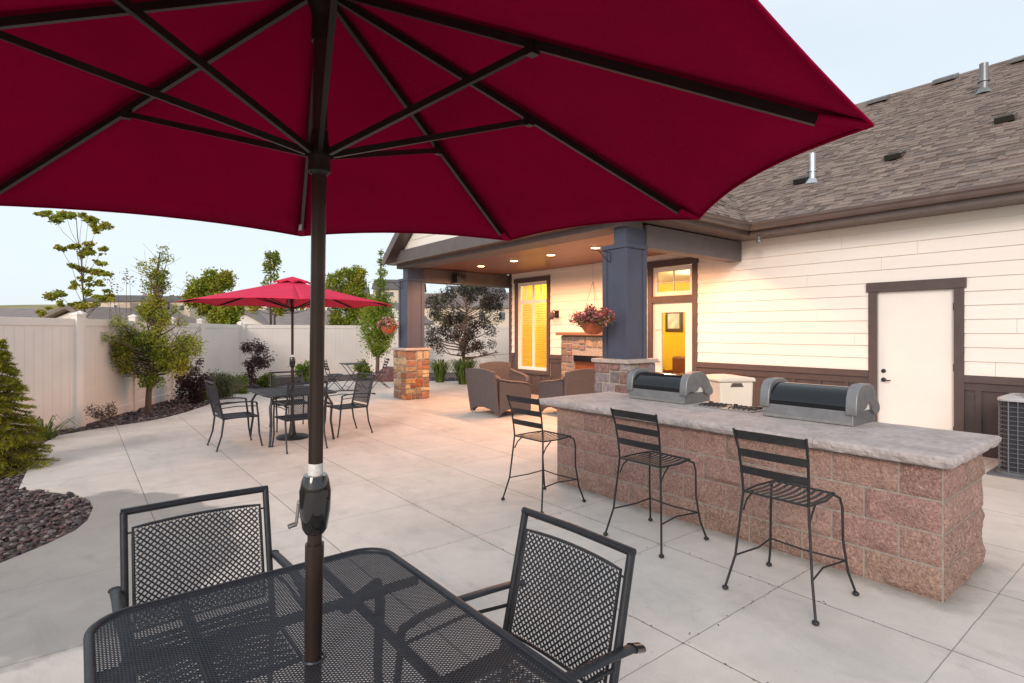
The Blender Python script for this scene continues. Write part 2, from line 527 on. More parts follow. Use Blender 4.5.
def ico():
    t = (1 + 5 ** .5) / 2
    v = np.array([(-1, t, 0), (1, t, 0), (-1, -t, 0), (1, -t, 0), (0, -1, t), (0, 1, t), (0, -1, -t), (0, 1, -t), (t, 0, -1), (t, 0, 1), (-t, 0, -1), (-t, 0, 1)], float)
    f = np.array([(0, 11, 5), (0, 5, 1), (0, 1, 7), (0, 7, 10), (0, 10, 11), (1, 5, 9), (5, 11, 4), (11, 10, 2), (10, 7, 6), (7, 1, 8), (3, 9, 4), (3, 4, 2), (3, 2, 6), (3, 6, 8), (3, 8, 9), (4, 9, 5), (2, 4, 11), (6, 2, 10), (8, 6, 7), (9, 8, 1)])
    return v / np.linalg.norm(v[0]), f


def fast_mesh(name, verts, faces, cols, m, parent=None, smooth=False):
    """verts (n,3); faces (m,k) same k; cols (m,3)"""
    me = bpy.data.meshes.new(name)
    k = faces.shape[1]; nf = len(faces)
    me.vertices.add(len(verts)); me.vertices.foreach_set('co', verts.astype(np.float32).ravel())
    me.loops.add(nf * k); me.loops.foreach_set('vertex_index', faces.astype(np.int32).ravel())
    me.polygons.add(nf); me.polygons.foreach_set('loop_start', np.arange(0, nf * k, k, dtype=np.int32))
    me.update(calc_edges=True)
    at = me.color_attributes.new('col', 'FLOAT_COLOR', 'CORNER')
    c4 = np.ones((nf, k, 4), np.float32); c4[:, :, :3] = cols[:, None, :]
    at.data.foreach_set('color', c4.ravel())
    me.polygons.foreach_set('use_smooth', [smooth] * nf)
    me.materials.append(m); me.validate()
    o = bpy.data.objects.new(name, me); COL.objects.link(o)
    if parent: o.parent = parent
    return o


def rocks(name, spots, sizes, pal):
    v0, f0 = ico(); n = len(spots)
    V = np.repeat(v0[None], n, 0) * rng.uniform(.7, 1.25, (n, 12, 1))
    V *= rng.uniform([.7, .7, .4], [1.2, 1.2, .8], (n, 3))[:, None, :]
    a = rng.uniform(0, 6.28, n); ca, sa = np.cos(a)[:, None], np.sin(a)[:, None]
    x, y = V[:, :, 0] * ca - V[:, :, 1] * sa, V[:, :, 0] * sa + V[:, :, 1] * ca
    V[:, :, 0], V[:, :, 1] = x, y
    V = V * sizes[:, None, None] + spots[:, None, :]
    F = (f0[None] + 12 * np.arange(n)[:, None, None]).reshape(-1, 3)
    pal = np.array(pal); c = pal[rng.integers(0, len(pal), n)] * rng.uniform(.7, 1.3, (n, 1))
    return fast_mesh(name, V.reshape(-1, 3), F, np.repeat(c, 20, 0), M['gravel'])


# ---- fence line (world points), used for the bed limits too
def W2(px, d):
    p = FW * d + RT * ((px - 512) / 553 * d); return (p.x, p.y)


fence_pts = [W2(-330, 5.2), W2(77, 9.4), W2(200, 15.2), W2(240, 18.6), W2(372, 21.2), W2(560, 22.6)]
spots = []; sizes = []
near_poly = [(-3.5, 3.0), (-2.2, 3.2), (-1.45, 4.1), (-.9, 4.75), (-.43, 5.34), (-.01, 5.84), (.12, 6.5), (.06, 6.94), (-.15, 7.43), (-.48, 7.77), (-.44, 10.47), (-.23, 11.29), (-.3, 12), (-3.5, 11)]
for _ in range(15000):
    p = (random.uniform(-2.6, .12), random.uniform(3, 11.6))
    if inside(p, near_poly) and not inside(p, edge):
        spots.append((p[0], p[1], random.uniform(-.035, -.004))); sizes.append(random.uniform(.013, .030))
for (a, b, n, s0) in ((edge[14:26], 1.6, 5500, .04), (edge[25:33], 1.2, 2500, .05)):
    for _ in range(n):
        i = random.randrange(len(a) - 1); t = random.random()
        x = a[i][0] + (a[i + 1][0] - a[i][0]) * t; y = a[i][1] + (a[i + 1][1] - a[i][1]) * t
        e = Vector((a[i + 1][0] - a[i][0], a[i + 1][1] - a[i][1], 0)).normalized(); nrm = Vector((-e.y, e.x, 0))
        o_ = random.uniform(.02, b)
        q = (x + nrm.x * o_, y + nrm.y * o_)
        if inside(q, edge): continue
        spots.append((q[0], q[1], random.uniform(-.03, .01))); sizes.append(random.uniform(.6, 1.15) * s0)
o = rocks('gravel', np.array(spots), np.array(sizes), [(.08, .05, .055), (.055, .042, .048), (.12, .07, .072), (.10, .09, .095), (.04, .034, .038), (.18, .15, .145)])
tag(o, 'maroon and grey lava rock mulch in the beds along the fence', 'gravel', kind='stuff')

# ---- fence: sections with boards, rails, posts
def fence_section(a, b, name_label, z1=1.86, step=2.35, post_h=1.98):
    a = Vector((*a, 0)); b = Vector((*b, 0)); L_ = (b - a).length; n = max(1, round(L_ / step))
    t = thing('vinyl_fence', name_label, 'fence', a, math.atan2(b.y - a.y, b.x - a.x), 'pale vinyl fence sections round the patio')
    pm = MB(); rm = MB()
    nb = int(L_ / .15)
    for i in range(nb):
        x0 = L_ * i / nb; x1 = L_ * (i + 1) / nb
        pm.box(x0 + .002, x1 - .002, -.011, .011, .02, z1 - .1)
        pm.box(x0 - .002, x0 + .002, -.006, .006, .02, z1 - .1)
    pm.build('board_panel', M['fence'], t)
    rm.box(0, L_, -.024, .024, z1 - .12, z1); rm.build('rail', M['fence'], t, bevel=.004)
    rm = MB(); rm.box(0, L_, -.024, .024, .03, .18); rm.build('rail', M['fence'], t, bevel=.004)
    for i in range(n + 1):
        x = L_ * i / n
        p = MB(); p.box(x - .064, x + .064, -.064, .064, -.05, post_h - .05)
        po = p.build('post', M['fence'], t, bevel=.006)
        c = MB(); c.box(x - .072, x + .072, -.072, .072, post_h - .05, post_h - .02)
        c.add([(x - .072, -.072, post_h - .02), (x + .072, -.072, post_h - .02), (x + .072, .072, post_h - .02), (x - .072, .072, post_h - .02), (x, 0, post_h + .02)], [(0, 1, 4), (1, 2, 4), (2, 3, 4), (3, 0, 4)])
        c.build('post_cap', M['fence'], po)


fl = ['leftmost pale vinyl fence section ending at the tall post left of the bushes', 'pale vinyl fence section behind the tall leafy bush on the left',
      'short greyer vinyl fence section left of the purple climbing shrub', 'long pale vinyl fence section behind the small bistro table',
      'pale vinyl fence section seen behind the dark purple tree']
for i in range(5):
    a, b = fence_pts[i], fence_pts[i + 1]
    va = Vector((b[0] - a[0], b[1] - a[1], 0)).normalized() * (.09 if i else 0)
    fence_section((a[0] + va.x, a[1] + va.y), (b[0] - va.x * .0, b[1] - va.y * .0), fl[i], step=[2.3, 2.3, 3.2, 3.4, 3.4][i], post_h=[1.96, 1.98, 1.96, 1.92, 1.92][i])

# ================================================================== CLUBHOUSE
WX = 9.37
YN, YF = -7.0, 12.0
club = thing('clubhouse', 'cream sided clubhouse with brown shingle roof, stone porch piers and lit covered porch', 'building', (WX, 2.5, 0))


def part(mb, name, m, parent=club, **k):
    """geometry is in world coordinates: shift it to the parent's frame"""
    off = Vector((WX, 2.5, 0)) if True else None
    mb.v = [(x - off.x, y - off.y, z - off.z) for x, y, z in mb.v]
    return mb.build(name, m, parent, **k)


openings = [(2.19, 3.11, 0, 2.23), (6.25, 7.20, 0, 2.22), (6.25, 7.20, 2.36, 2.95), (10.46, 11.66, .63, 2.93)]
trims = [(2.08, 3.22, 0, 2.37), (6.14, 7.31, 0, 3.08), (10.34, 11.78, .52, 3.05)]


def pieces(y0, y1, z0, z1, holes):
    ys = sorted(set([y0, y1] + [min(max(h[k], y0), y1) for h in holes for k in (0, 1)]))
    out = []
    for a, b in zip(ys, ys[1:]):
        if b - a < 1e-4: continue
        segs = [(z0, z1)]
        for h in holes:
            if h[0] <= a + 1e-5 and h[1] >= b - 1e-5:
                ns = []
                for s0, s1 in segs:
                    if h[2] > s0: ns.append((s0, min(s1, h[2])))
                    if h[3] < s1: ns.append((max(s0, h[3]), s1))
                segs = [q for q in ns if q[1] - q[0] > .002]
        for s0, s1 in segs: out.append((a, b, s0, s1))
    return out


# structural wall
mb = MB()
for a, b, c, d in pieces(YN, YF, 0, 3.4, openings):
    mb.box(WX + .012, WX + .16, a, b, c, d)
mb.box(WX + .16, 21, YF - .15, YF, 0, 3.4); mb.box(WX + .16, 21, YN, YN + .15, 0, 3.4); mb.box(20.85, 21, YN + .15, YF - .15, 0, 3.4)
part(mb, 'wall', M['siding'])
# lap siding
mb = MB()
z = 1.06; row = 0
while z < 3.24:
    z1 = min(z + .187, 3.25); row += 1
    cuts = [YN]; y = YN + random.uniform(.4, 3.2)
    while y < YF: cuts.append(y); y += random.uniform(2.6, 3.66)
    cuts.append(YF - .09)
    for a0, b0 in zip(cuts, cuts[1:]):
        for a, b, c, d in pieces(a0 + .0015, b0 - .0015, z, z1, trims):
            xo = WX - .020; xi = WX - .004
            f0 = xo + (xi - xo) * (c - z) / .187; f1 = xo + (xi - xo) * (d - z) / .187
            mb.prism([(f0, c), (f1, d - .001), (WX + .011, d - .001), (WX + .011, c)], 'y', a, b)
    z = z1
part(mb, 'lap_siding', M['siding'])
# wainscot
mb = MB()
for a, b, c, d in pieces(YN, YF - .09, 0, .96, trims): mb.box(WX - .004, WX + .011, a, b, c, d)
y = YN + .1
while y < YF - .1:
    if not any(t[0] - .07 < y < t[1] + .07 and t[2] < .5 for t in trims): mb.box(WX - .022, WX - .005, y, y + .065, .12, .86 if not (10.3 < y < 11.8) else .50)
    y += .40
for a, b, c, d in pieces(YN, YF - .09, .86, .96, trims): mb.box(WX - .024, WX - .005, a, b, c, d)
for a, b, c, d in pieces(YN, YF - .09, 0, .12, trims): mb.box(WX - .024, WX - .005, a, b, c, d)
part(mb, 'wainscot', M['wains'])
mb = MB()
for a, b, c, d in pieces(YN, YF - .09, .962, 1.055, trims): mb.box(WX - .045, WX + .011, a, b, c, d)
mb.box(WX - .03, WX + .012, YF - .09, YF + .02, 0, 3.25)
part(mb, 'water_table_trim', M['trim'], bevel=.004)


def frame_trim(o, w_, head, name, sill=False, ext=.05):
    m = MB(); y0, y1, z0, z1 = o
    m.box(WX - .038, WX + .010, y0 - w_, y0, z0 - (w_ if sill else 0), z1); m.box(WX - .038, WX + .010, y1, y1 + w_, z0 - (w_ if sill else 0), z1)
    ext = min(ext, .025); m.box(WX - .048, WX + .010, y0 - w_ - ext, y1 + w_ + ext, z1 + .001, z1 + head)
    if sill: m.box(WX - .05, WX + .010, y0 + .001, y1 - .001, z0 - w_, z0)
    return m


# service door
t_ = part(frame_trim(openings[0], .11, .14, ''), 'door_frame', M['trim'], bevel=.004)
mb = MB(); mb.box(WX + .02, WX + .06, 2.195, 3.105, .015, 2.225)
dr = part(mb, 'door', M['door'], bevel=.004); dr['label'] = 'plain off-white service door'
mb = MB(); mb.lathe([(.03, 0), (.03, .012), (.02, .02)], n=14); mb.v = [(WX + .02 - zz, 3.035 + yy, 1.06 + xx) for xx, yy, zz in mb.v]
part(mb, 'deadbolt', M['iron'], dr, smooth=True)
mb = MB(); mb.lathe([(.032, 0), (.032, .012), (.014, .02), (.012, .05)], n=14); mb.v = [(WX + .02 - zz, 3.035 + yy, .93 + xx) for xx, yy, zz in mb.v]
mb.tube([(WX - .025, 3.035, .93), (WX - .035, 3.0, .925), (WX - .035, 2.93, .925)], .009)
part(mb, 'handle', M['iron'], dr, smooth=True)
for hz in (1.98, 1.15, .3):
    mb = MB(); mb.tube([(WX + .012, 2.198, hz - .05), (WX + .012, 2.198, hz + .05)], .011); part(mb, 'hinge', M['iron'], dr)

mb = MB(); mb.box(WX - .06, WX + .06, 2.191, 3.109, .0, .014); part(mb, 'threshold', M['steel'])
# porch glazed door and transom
mb = frame_trim((6.25, 7.20, 0, 2.95), .11, .13, '')
mb.box(WX - .036, WX + .010, 6.251, 7.199, 2.225, 2.355)
part(mb, 'door_frame', M['trim'], bevel=.004)


def sash(y0, y1, z0, z1, b, m_, name, parent=club, xoff=.03, bb=None, rails=(), mull=()):
    m = MB(); bb = bb or b
    m.box(WX + xoff, WX + xoff + .045, y0, y0 + b, z0, z1); m.box(WX + xoff, WX + xoff + .045, y1 - b, y1, z0, z1)
    m.box(WX + xoff, WX + xoff + .045, y0 + b, y1 - b, z0, z0 + bb); m.box(WX + xoff, WX + xoff + .045, y0 + b, y1 - b, z1 - b, z1)
    for r_, t in rails: m.box(WX + xoff + .002, WX + xoff + .043, y0 + b, y1 - b, r_ - t / 2, r_ + t / 2)
    for r_, t, q0, q1 in mull: m.box(WX + xoff + .004, WX + xoff + .041, r_ - t / 2, r_ + t / 2, q0, q1)
    f = part(m, name, m_, parent, bevel=.003)
    g = MB(); g.box(WX + xoff + .018, WX + xoff + .024, y0 + b, y1 - b, z0 + bb, z1 - b)
    part(g, 'pane', M['glass'], f)
    return f


gd = sash(6.255, 7.195, .015, 2.215, .19, M['white'], 'door', bb=.3); gd['label'] = 'white glazed porch door'
mb = MB(); mb.box(WX + .005, WX + .03, 6.99, 7.14, 1.68, 1.74); part(mb, 'door_closer_plate', M['white'], gd)
mb = MB(); mb.tube([(WX + .03, 7.1, 1.02), (WX - .03, 7.1, 1.02), (WX - .03, 6.99, 1.02)], .01); part(mb, 'handle', M['iron'], gd, smooth=True)
sash(6.255, 7.195, 2.365, 2.945, .085, M['white'], 'transom_window', rails=[(2.63, .018)], mull=[(6.72, .018, 2.45, 2.86)])
# tall window
part(frame_trim(openings[3], .10, .12, '', sill=True, ext=.03), 'window_frame', M['trim'], bevel=.004)
sash(10.465, 11.655, .635, 2.925, .075, M['white'], 'window', rails=[(2.42, .09)], mull=[(11.06, .07, .71, 2.85), (10.76, .014, 2.46, 2.85), (11.36, .014, 2.46, 2.85)])
mb = MB()
for (a, b) in ((10.56, 11.01), (11.12, 11.57)):
    zz = .76
    while zz < 2.34:
        mb.bar((WX + .11, a, zz), (WX + .11, b, zz), .024, .002, up=(.5, 0, 1)); zz += .045
part(mb, 'blind', M['blind'])

# interior room
mb = MB(); mb.box(9.54, 13.4, 4.6, 11.9, -.02, .005); part(mb, 'interior_floor', M['carpet'])
mb = MB(); mb.box(13.2, 13.35, 4.6, 11.8, .005, 3.0); mb.box(9.55, 13.2, 4.45, 4.6, .005, 3.0); mb.box(9.55, 13.2, 11.78, 11.84, .005, 3.0); mb.box(9.533, 9.543, 7.35, 10.3, .005, 3.0)
part(mb, 'interior_wall', M['yellow'])
mb = MB(); mb.box(9.54, 13.3, 4.5, 11.84, 3.0, 3.05); part(mb, 'interior_ceiling', M['inceil'])
for (lx, ly) in ((11.1, 7.3), (11.3, 9.6), (11.0, 11.2)):
    m2 = MB(); m2.lathe([(.12, 0), (.14, .02), (.14, .05)], c=(lx, ly, 2.9), n=16)
    o = part(m2, 'room_lamp', M['lamp_in'])
    la = bpy.data.lights.new('room_light', 'POINT'); la.energy = 60; la.color = (1, .88, .58); la.shadow_soft_size = .12
    lo = bpy.data.objects.new('room_light', la); COL.objects.link(lo); lo.parent = o; lo.location = (lx - WX, ly - 2.5, 2.75)

# ceiling, beams
mb = MB()
n = 40
for i in range(n):
    x0 = 6.2 + (WX - .02 - 6.2) * i / n; x1 = 6.2 + (WX - .02 - 6.2) * (i + 1) / n
    mb.prism([(x0 + .0, 3.24), (x0 + .0, 3.206), (x0 + .004, 3.2), (x1 - .004, 3.2), (x1, 3.206), (x1, 3.24)], 'y', 5.3, 12.35)
part(mb, 'porch_ceiling', M['planks'])
mb = MB()
mb.box(6.16, 6.62, 5.27, 12.42, 3.17, 3.60)           # front beam
part(mb, 'porch_beam', M['beam'], bevel=.005)
mb = MB(); mb.box(6.68, WX - .02, 5.24, 5.50, 2.9, 3.24); part(mb, 'porch_beam', M['beam'], bevel=.006)
mb = MB(); mb.box(6.63, WX + .3, 12.05, 12.40, 2.86, 3.19); part(mb, 'porch_beam', M['beam'], bevel=.006)

# columns and piers
pal_front = [(.20, .16, .16), (.30, .15, .09), (.15, .12, .135), (.36, .23, .14), (.25, .085, .05), (.19, .17, .18), (.40, .29, .19), (.14, .10, .10), (.30, .12, .06), (.24, .21, .21)]


def split(r, rs, out, mn=.10, mxs=.26):
    x0, x1, y0, y1 = r; w_, h_ = x1 - x0, y1 - y0
    if w_ < mxs and h_ < mxs * .8 and rs.random() < .72 or (w_ < mn * 1.9 and h_ < mn * 1.7): out.append(r); return
    if w_ > h_ * 1.15 and w_ > mn * 1.5:
        t = x0 + w_ * rs.uniform(.35, .65); split((x0, t, y0, y1), rs, out, mn, mxs); split((t, x1, y0, y1), rs, out, mn, mxs)
    else:
        t = y0 + h_ * rs.uniform(.35, .65); split((x0, x1, y0, t), rs, out, mn, mxs); split((x0, x1, t, y1), rs, out, mn, mxs)


def stone_face(mb, o, u, v, nrm, W_, H_, rs, pal, holes=(), mn=.1, mxs=.26):
    o = Vector(o); u = Vector(u); v = Vector(v); nrm = Vector(nrm)
    out = []; split((0, W_, 0, H_), rs, out, mn, mxs)
    for x0, x1, y0, y1 in out:
        if any(x0 < h[1] - .02 and x1 > h[0] + .02 and y0 < h[3] - .02 and y1 > h[2] + .02 for h in holes): continue
        c = pal[rs.randrange(len(pal))]; k = rs.uniform(.75, 1.3); c = tuple(q * k for q in c)
        g = .007; dp = rs.uniform(.012, .035); j = lambda: rs.uniform(0, .014)
        q = [(x0 + g + j(), y0 + g + j()), (x1 - g - j(), y0 + g + j()), (x1 - g - j(), y1 - g - j()), (x0 + g + j(), y1 - g - j())]
        if x0 <= .001: q[0] = (-.01, q[0][1]); q[3] = (-.01, q[3][1])
        if x1 >= W_ - .001: q[1] = (W_ + .01, q[1][1]); q[2] = (W_ + .01, q[2][1])
        cx = sum(a for a, _ in q) / 4; cy = sum(b for _, b in q) / 4
        vs = [o + u * a + v * b for a, b in q] + [o + u * (a + (cx - a) * .05) + v * (b + (cy - b) * .05) + nrm * dp * .7 for a, b in q] + [o + u * (a + (cx - a) * .22) + v * (b + (cy - b) * .22) + nrm * dp for a, b in q]
        fs = []
        for i in range(4):
            k2 = (i + 1) % 4
            fs += [(i, k2, k2 + 4, i + 4), (i + 4, k2 + 4, k2 + 8, i + 8)]
        fs.append((8, 9, 10, 11))
        mb.add(vs, fs, c)


def pier(x0, y0, s, h, seed, pal):
    rs = random.Random(seed)
    m = MB(); m.box(x0, x0 + s, y0, y0 + s, 0, h)
    p = part(m, 'stone_pier', M['mortar'])
    m = MB()
    stone_face(m, (x0, y0 + s, 0), (0, -1, 0), (0, 0, 1), (-1, 0, 0), s, h, rs, pal, mn=.11, mxs=.30)
    stone_face(m, (x0, y0, 0), (1, 0, 0), (0, 0, 1), (0, -1, 0), s, h, rs, pal, mn=.11, mxs=.30)
    stone_face(m, (x0 + s, y0, 0), (0, 1, 0), (0, 0, 1), (1, 0, 0), s, h, rs, pal)
    stone_face(m, (x0 + s, y0 + s, 0), (-1, 0, 0), (0, 0, 1), (0, 1, 0), s, h, rs, pal)
    part(m, 'veneer', M['stone'], p)
    m = MB(); m.box(x0 - .05, x0 + s + .05, y0 - .05, y0 + s + .05, h + .001, h + .06); part(m, 'cap', M['capstone'], p, bevel=.012)
    # shaft
    c0 = .085; m = MB()
    a, b, c, d = x0 + c0, x0 + s - c0, y0 + c0, y0 + s - c0
    m.box(a, b, c, d, h + .06, 2.93); m.box(a + .002, b, c + .002, c + .24, 2.93, 3.168)
    sh = part(m, 'column', M['column'])
    m = MB()
    for (q, r_) in ((a, c), (b, c), (a, d), (b, d)):
        sx = 1 if q == a else -1; sy = 1 if r_ == c else -1
        m.box(min(q - sx * .014, q + sx * .07), max(q - sx * .014, q + sx * .07), min(r_ - sy * .014, r_ - sy * .0005), max(r_ - sy * .014, r_ - sy * .0005), h + .061, 2.86)
        m.box(min(q - sx * .014, q - sx * .0005), max(q - sx * .014, q - sx * .0005), min(r_, r_ + sy * .07), max(r_, r_ + sy * .07), h + .061, 2.86)
    m.box(a - .026, b + .026, c - .026, d + .026, 2.865, 2.925)
    part(m, 'column_trim', M['column'], sh, bevel=.003)


pier(6.16, 5.18, .61, 1.18, 3, [(.20, .17, .175), (.24, .15, .13), (.16, .14, .15), (.30, .25, .22), (.19, .11, .10), (.22, .20, .21)])
pier(6.16, 11.92, .61, 1.18, 8, [(.30, .15, .09), (.36, .25, .15), (.27, .09, .045), (.34, .18, .08), (.44, .33, .2), (.22, .12, .09), (.38, .15, .06)])

# roofs ---------------------------------------------------------------
shp = [(.235, .18, .15), (.20, .155, .135), (.27, .21, .175), (.165, .125, .11), (.22, .165, .14), (.25, .195, .165)]


def shingle_roof(mb, o, u, s_, n, W_, S_, seed):
    """o corner, u along the eave, s_ up the slope, n normal"""
    rs = random.Random(seed); o = Vector(o); u = Vector(u); s_ = Vector(s_).normalized(); n = Vector(n).normalized()
    rows = int(S_ / .125)
    for r_ in range(rows + 1):
        x = -rs.uniform(0, .3)
        v0 = r_ * .125
        if v0 > S_ - .02: break
        while x < W_:
            w_ = rs.uniform(.09, .20); x0 = max(x, 0); x1 = min(x + w_, W_); x += w_
            if x1 - x0 < .01: continue
            hi = rs.random() < .55; th = .016 if hi else .003; c = shp[rs.randrange(6)]; k = rs.uniform(.93, 1.1) if hi else rs.uniform(.74, .9); c = tuple(q * k for q in c)  # lower tabs get a darker tone, shadow beside raised tabs painted in
            v1 = min(v0 + .13, S_)
            vs = []
            for (vv, hh) in ((v0, .004 + th + .008), (v1, .004 + th)):
                for xx in (x0, x1): vs.append(o + u * xx + s_ * vv + n * hh)
            for xx in (x0, x1): vs.append(o + u * xx + s_ * v0 - n * .001)
            mb.add(vs, [(0, 1, 3, 2), (4, 5, 1, 0), (4, 0, 2), (5, 1, 3)], c)


EV_Z = 3.45; EX = 8.9; RX = 15.3; SL = .6
mb = MB(); RZ = EV_Z + SL * (RX - EX)
mb.prism([(EX, EV_Z - .03), (EX, EV_Z), (RX, RZ), (RX + (RX - EX), EV_Z), (RX + RX - EX, EV_Z - .03)], 'y', YN - .5, YF + .3)
rf = part(mb, 'roof', M['gutter'])
mb = MB(); nrm = Vector((-SL, 0, 1))
shingle_roof(mb, (EX - .02, YN - .5, EV_Z), (0, 1, 0), (1, 0, SL), nrm, YF + .3 - YN + .5 - .0, math.hypot(RX - EX, RZ - EV_Z) + .02, 5)
part(mb, 'shingles', M['shingle'], rf, fix=False)
mb = MB(); y = YN - .5
while y < YF:
    mb.prism([(RX - .14, RZ - .062), (RX, RZ + .03), (RX + .14, RZ - .062)], 'y', y, y + .2, col=random.choice(shp)); y += .2
part(mb, 'ridge_cap', M['shingle'], rf)
mb = MB(); mb.box(EX + .02, WX - .017, YN - .4, 4.9, 3.25, 3.275); mb.box(EX + .02, WX - .017, 4.9, YF, 3.25, 3.27); part(mb, 'soffit', M['gutter'])
gp = [(0, 0), (.075, 0), (.095, .03), (.10, .07), (.125, .09), (.125, .125), (.112, .125), (.105, .10), (0, .1)]
mb = MB(); mb.box(EX + .001, EX + .022, YN - .4, 4.85, 3.25, 3.45); mb.prism([(EX - a, 3.325 + b) for a, b in gp], 'y', YN - .4, 4.84); part(mb, 'gutter', M['gutter'])
# porch gable roof
PN, PF, PX = 4.87, 12.62, 5.93
PC = (PN + PF) / 2; PS = .78; PRZ = EV_Z + PS * (PC - PN); PXE = EX + (PRZ - EV_Z) / SL
mb = MB()
mb.prism([(PN, EV_Z - .16), (PC, PRZ - .16), (PF, EV_Z - .16), (PF, EV_Z), (PC, PRZ), (PN, EV_Z)], 'x', PX, 12.9)
prf = part(mb, 'porch_roof', M['gutter'])
mb = MB()
shingle_roof(mb, (PX - .02, PN - .02, EV_Z + .002), (1, 0, 0), (0, 1, PS), (0, -PS, 1), 7.0, math.hypot(PC - PN, PRZ - EV_Z), 6)
shingle_roof(mb, (PX - .02, PF + .02, EV_Z + .002), (1, 0, 0), (0, -1, PS), (0, PS, 1), 7.0, math.hypot(PC - PN, PRZ - EV_Z), 7)
part(mb, 'shingles', M['shingle'], prf, fix=False)
mb = MB()
mb.prism([(PN - .02, EV_Z - .22), (PC, PRZ - .22), (PF + .02, EV_Z - .22), (PF + .02, EV_Z + .01), (PC, PRZ + .01), (PN - .02, EV_Z + .01)], 'x', PX - .03, PX - .001)
part(mb, 'rake_board', M['beam'], prf)
mb = MB(); mb.prism([(5.27, 3.442), (PC, 3.442 + PS * (PC - 5.27) - .05), (12.42, 3.442)], 'x', 6.24, 6.30)
zz = 3.45
part(mb, 'gable_siding', M['siding'])
mb = MB()
for i in range(14):
    za = 3.61 + .187 * i; zb = za + .18
    ya = 5.3 + (zb - 3.45) / PS; yb = 12.4 - (zb - 3.45) / PS
    if yb - ya < .2: break
    mb.prism([(6.222, za), (6.235, zb), (6.239, zb), (6.239, za)], 'y', ya, yb)
part(mb, 'gable_boards', M['siding'])
mb = MB(); mb.prism([(PN - a, 3.325 + b) for a, b in gp], 'x', PX, EX - .0); mb.box(PX, EX + .02, PN + .001, PN + .02, 3.25, 3.45); mb.box(PX + .01, EX + .02, PN + .02, 5.22, 3.25, 3.27)
mb.box(PX + .01, 6.16, 5.22, 12.5, 3.255, 3.275)
part(mb, 'gutter', M['gutter'])

# recessed lights
for ly in (5.95, 7.09, 8.32, 9.52, 10.78):
    m2 = MB(); m2.lathe([(.075, .0), (.105, -.004), (.105, -.012), (.078, -.016)], c=(7.54, ly, 3.2), n=20)
    o = part(m2, 'recessed_light', M['white'], smooth=True)
    m2 = MB(); m2.lathe([(.001, -.0185), (.077, -.0175)], c=(7.54, ly, 3.2), n=20); part(m2, 'bulb', M['lamp'], o)
    la = bpy.data.lights.new('porch_light', 'SPOT'); la.energy = 215; la.color = (1, .46, .22); la.shadow_soft_size = .07; la.spot_size = R(168); la.spot_blend = .35
    lo = bpy.data.objects.new('porch_light', la); COL.objects.link(lo); lo.parent = o; lo.location = (7.54 - WX, ly - 2.5, 3.16)
# wall sconce
sy = X0 = 9.95
mb = MB(); mb.box(WX - .05, WX - .017, 10.02, 10.14, 1.98, 2.16); mb.tube([(WX - .05, 10.08, 2.1), (WX - .14, 10.08, 2.16), (WX - .2, 10.08, 2.12)], .012)
o = part(mb, 'sconce', M['iron'], smooth=True)
mb = MB(); mb.lathe([(.03, 0), (.075, .06), (.08, .14), (.05, .18)], c=(WX - .2, 10.08, 1.93)); part(mb, 'lamp_shade', M['trim'], o, smooth=True)
# hose bib and eave camera
mb = MB(); mb.tube([(WX - .02, 4.42, .62), (WX - .1, 4.42, .62), (WX - .12, 4.42, .56)], .015); mb.ball((WX - .09, 4.42, .67), .035, sc=(1, 1, .3))
part(mb, 'hose_tap', M['steel'], smooth=True)
mb = MB(); mb.tube([(8.97, 4.72, 3.25), (8.97, 4.72, 3.19)], .02); mb.ball((8.97, 4.72, 3.15), .05); part(mb, 'eave_sensor', M['greymetal'], smooth=True)


# roof fittings (parts of the roof)
def on_roof(x): return EV_Z + SL * (x - EX)


for (x, y) in ((10.6, 3.26), (11.24, 1.99), (10.35, 4.62)):
    m2 = MB(); zz = on_roof(x)
    m2.prism([(x - .13, zz - .02), (x - .15, zz + .07), (x + .10, zz + .17), (x + .14, zz + .05)], 'y', y - .12, y + .12)
    part(m2, 'roof_vent', M['black_plastic'], rf, bevel=.01)
for (x, y) in ((14.83, 4.9), (14.97, 3.65), (14.85, 2.35)):
    m2 = MB(); zz = on_roof(x)
    m2.prism([(x - .18, zz - .02), (x - .20, zz + .06), (x + .14, zz + .20), (x + .2, zz + .08)], 'y', y - .20, y + .20)
    part(m2, 'roof_vent', M['greymetal'], rf, bevel=.01)
for (x, y, r_, h_, m_) in ((10.3, 4.44, .06, .52, 'galv'), (13.3, 2.67, .07, .55, 'greymetal')):
    m2 = MB(); zz = on_roof(x)
    m2.lathe([(r_, -.1), (r_, h_)], c=(x, y, zz), n=16); m2.lathe([(r_ * 1.35, h_ * .38), (r_ * 1.35, h_ * .42)], c=(x, y, zz), n=16)
    m2.lathe([(r_ * 2.2, -.03), (r_ * 1.1, .07)], c=(x - .02, y, zz), n=16)
    part(m2, 'vent_pipe', M[m_], rf, smooth=True)

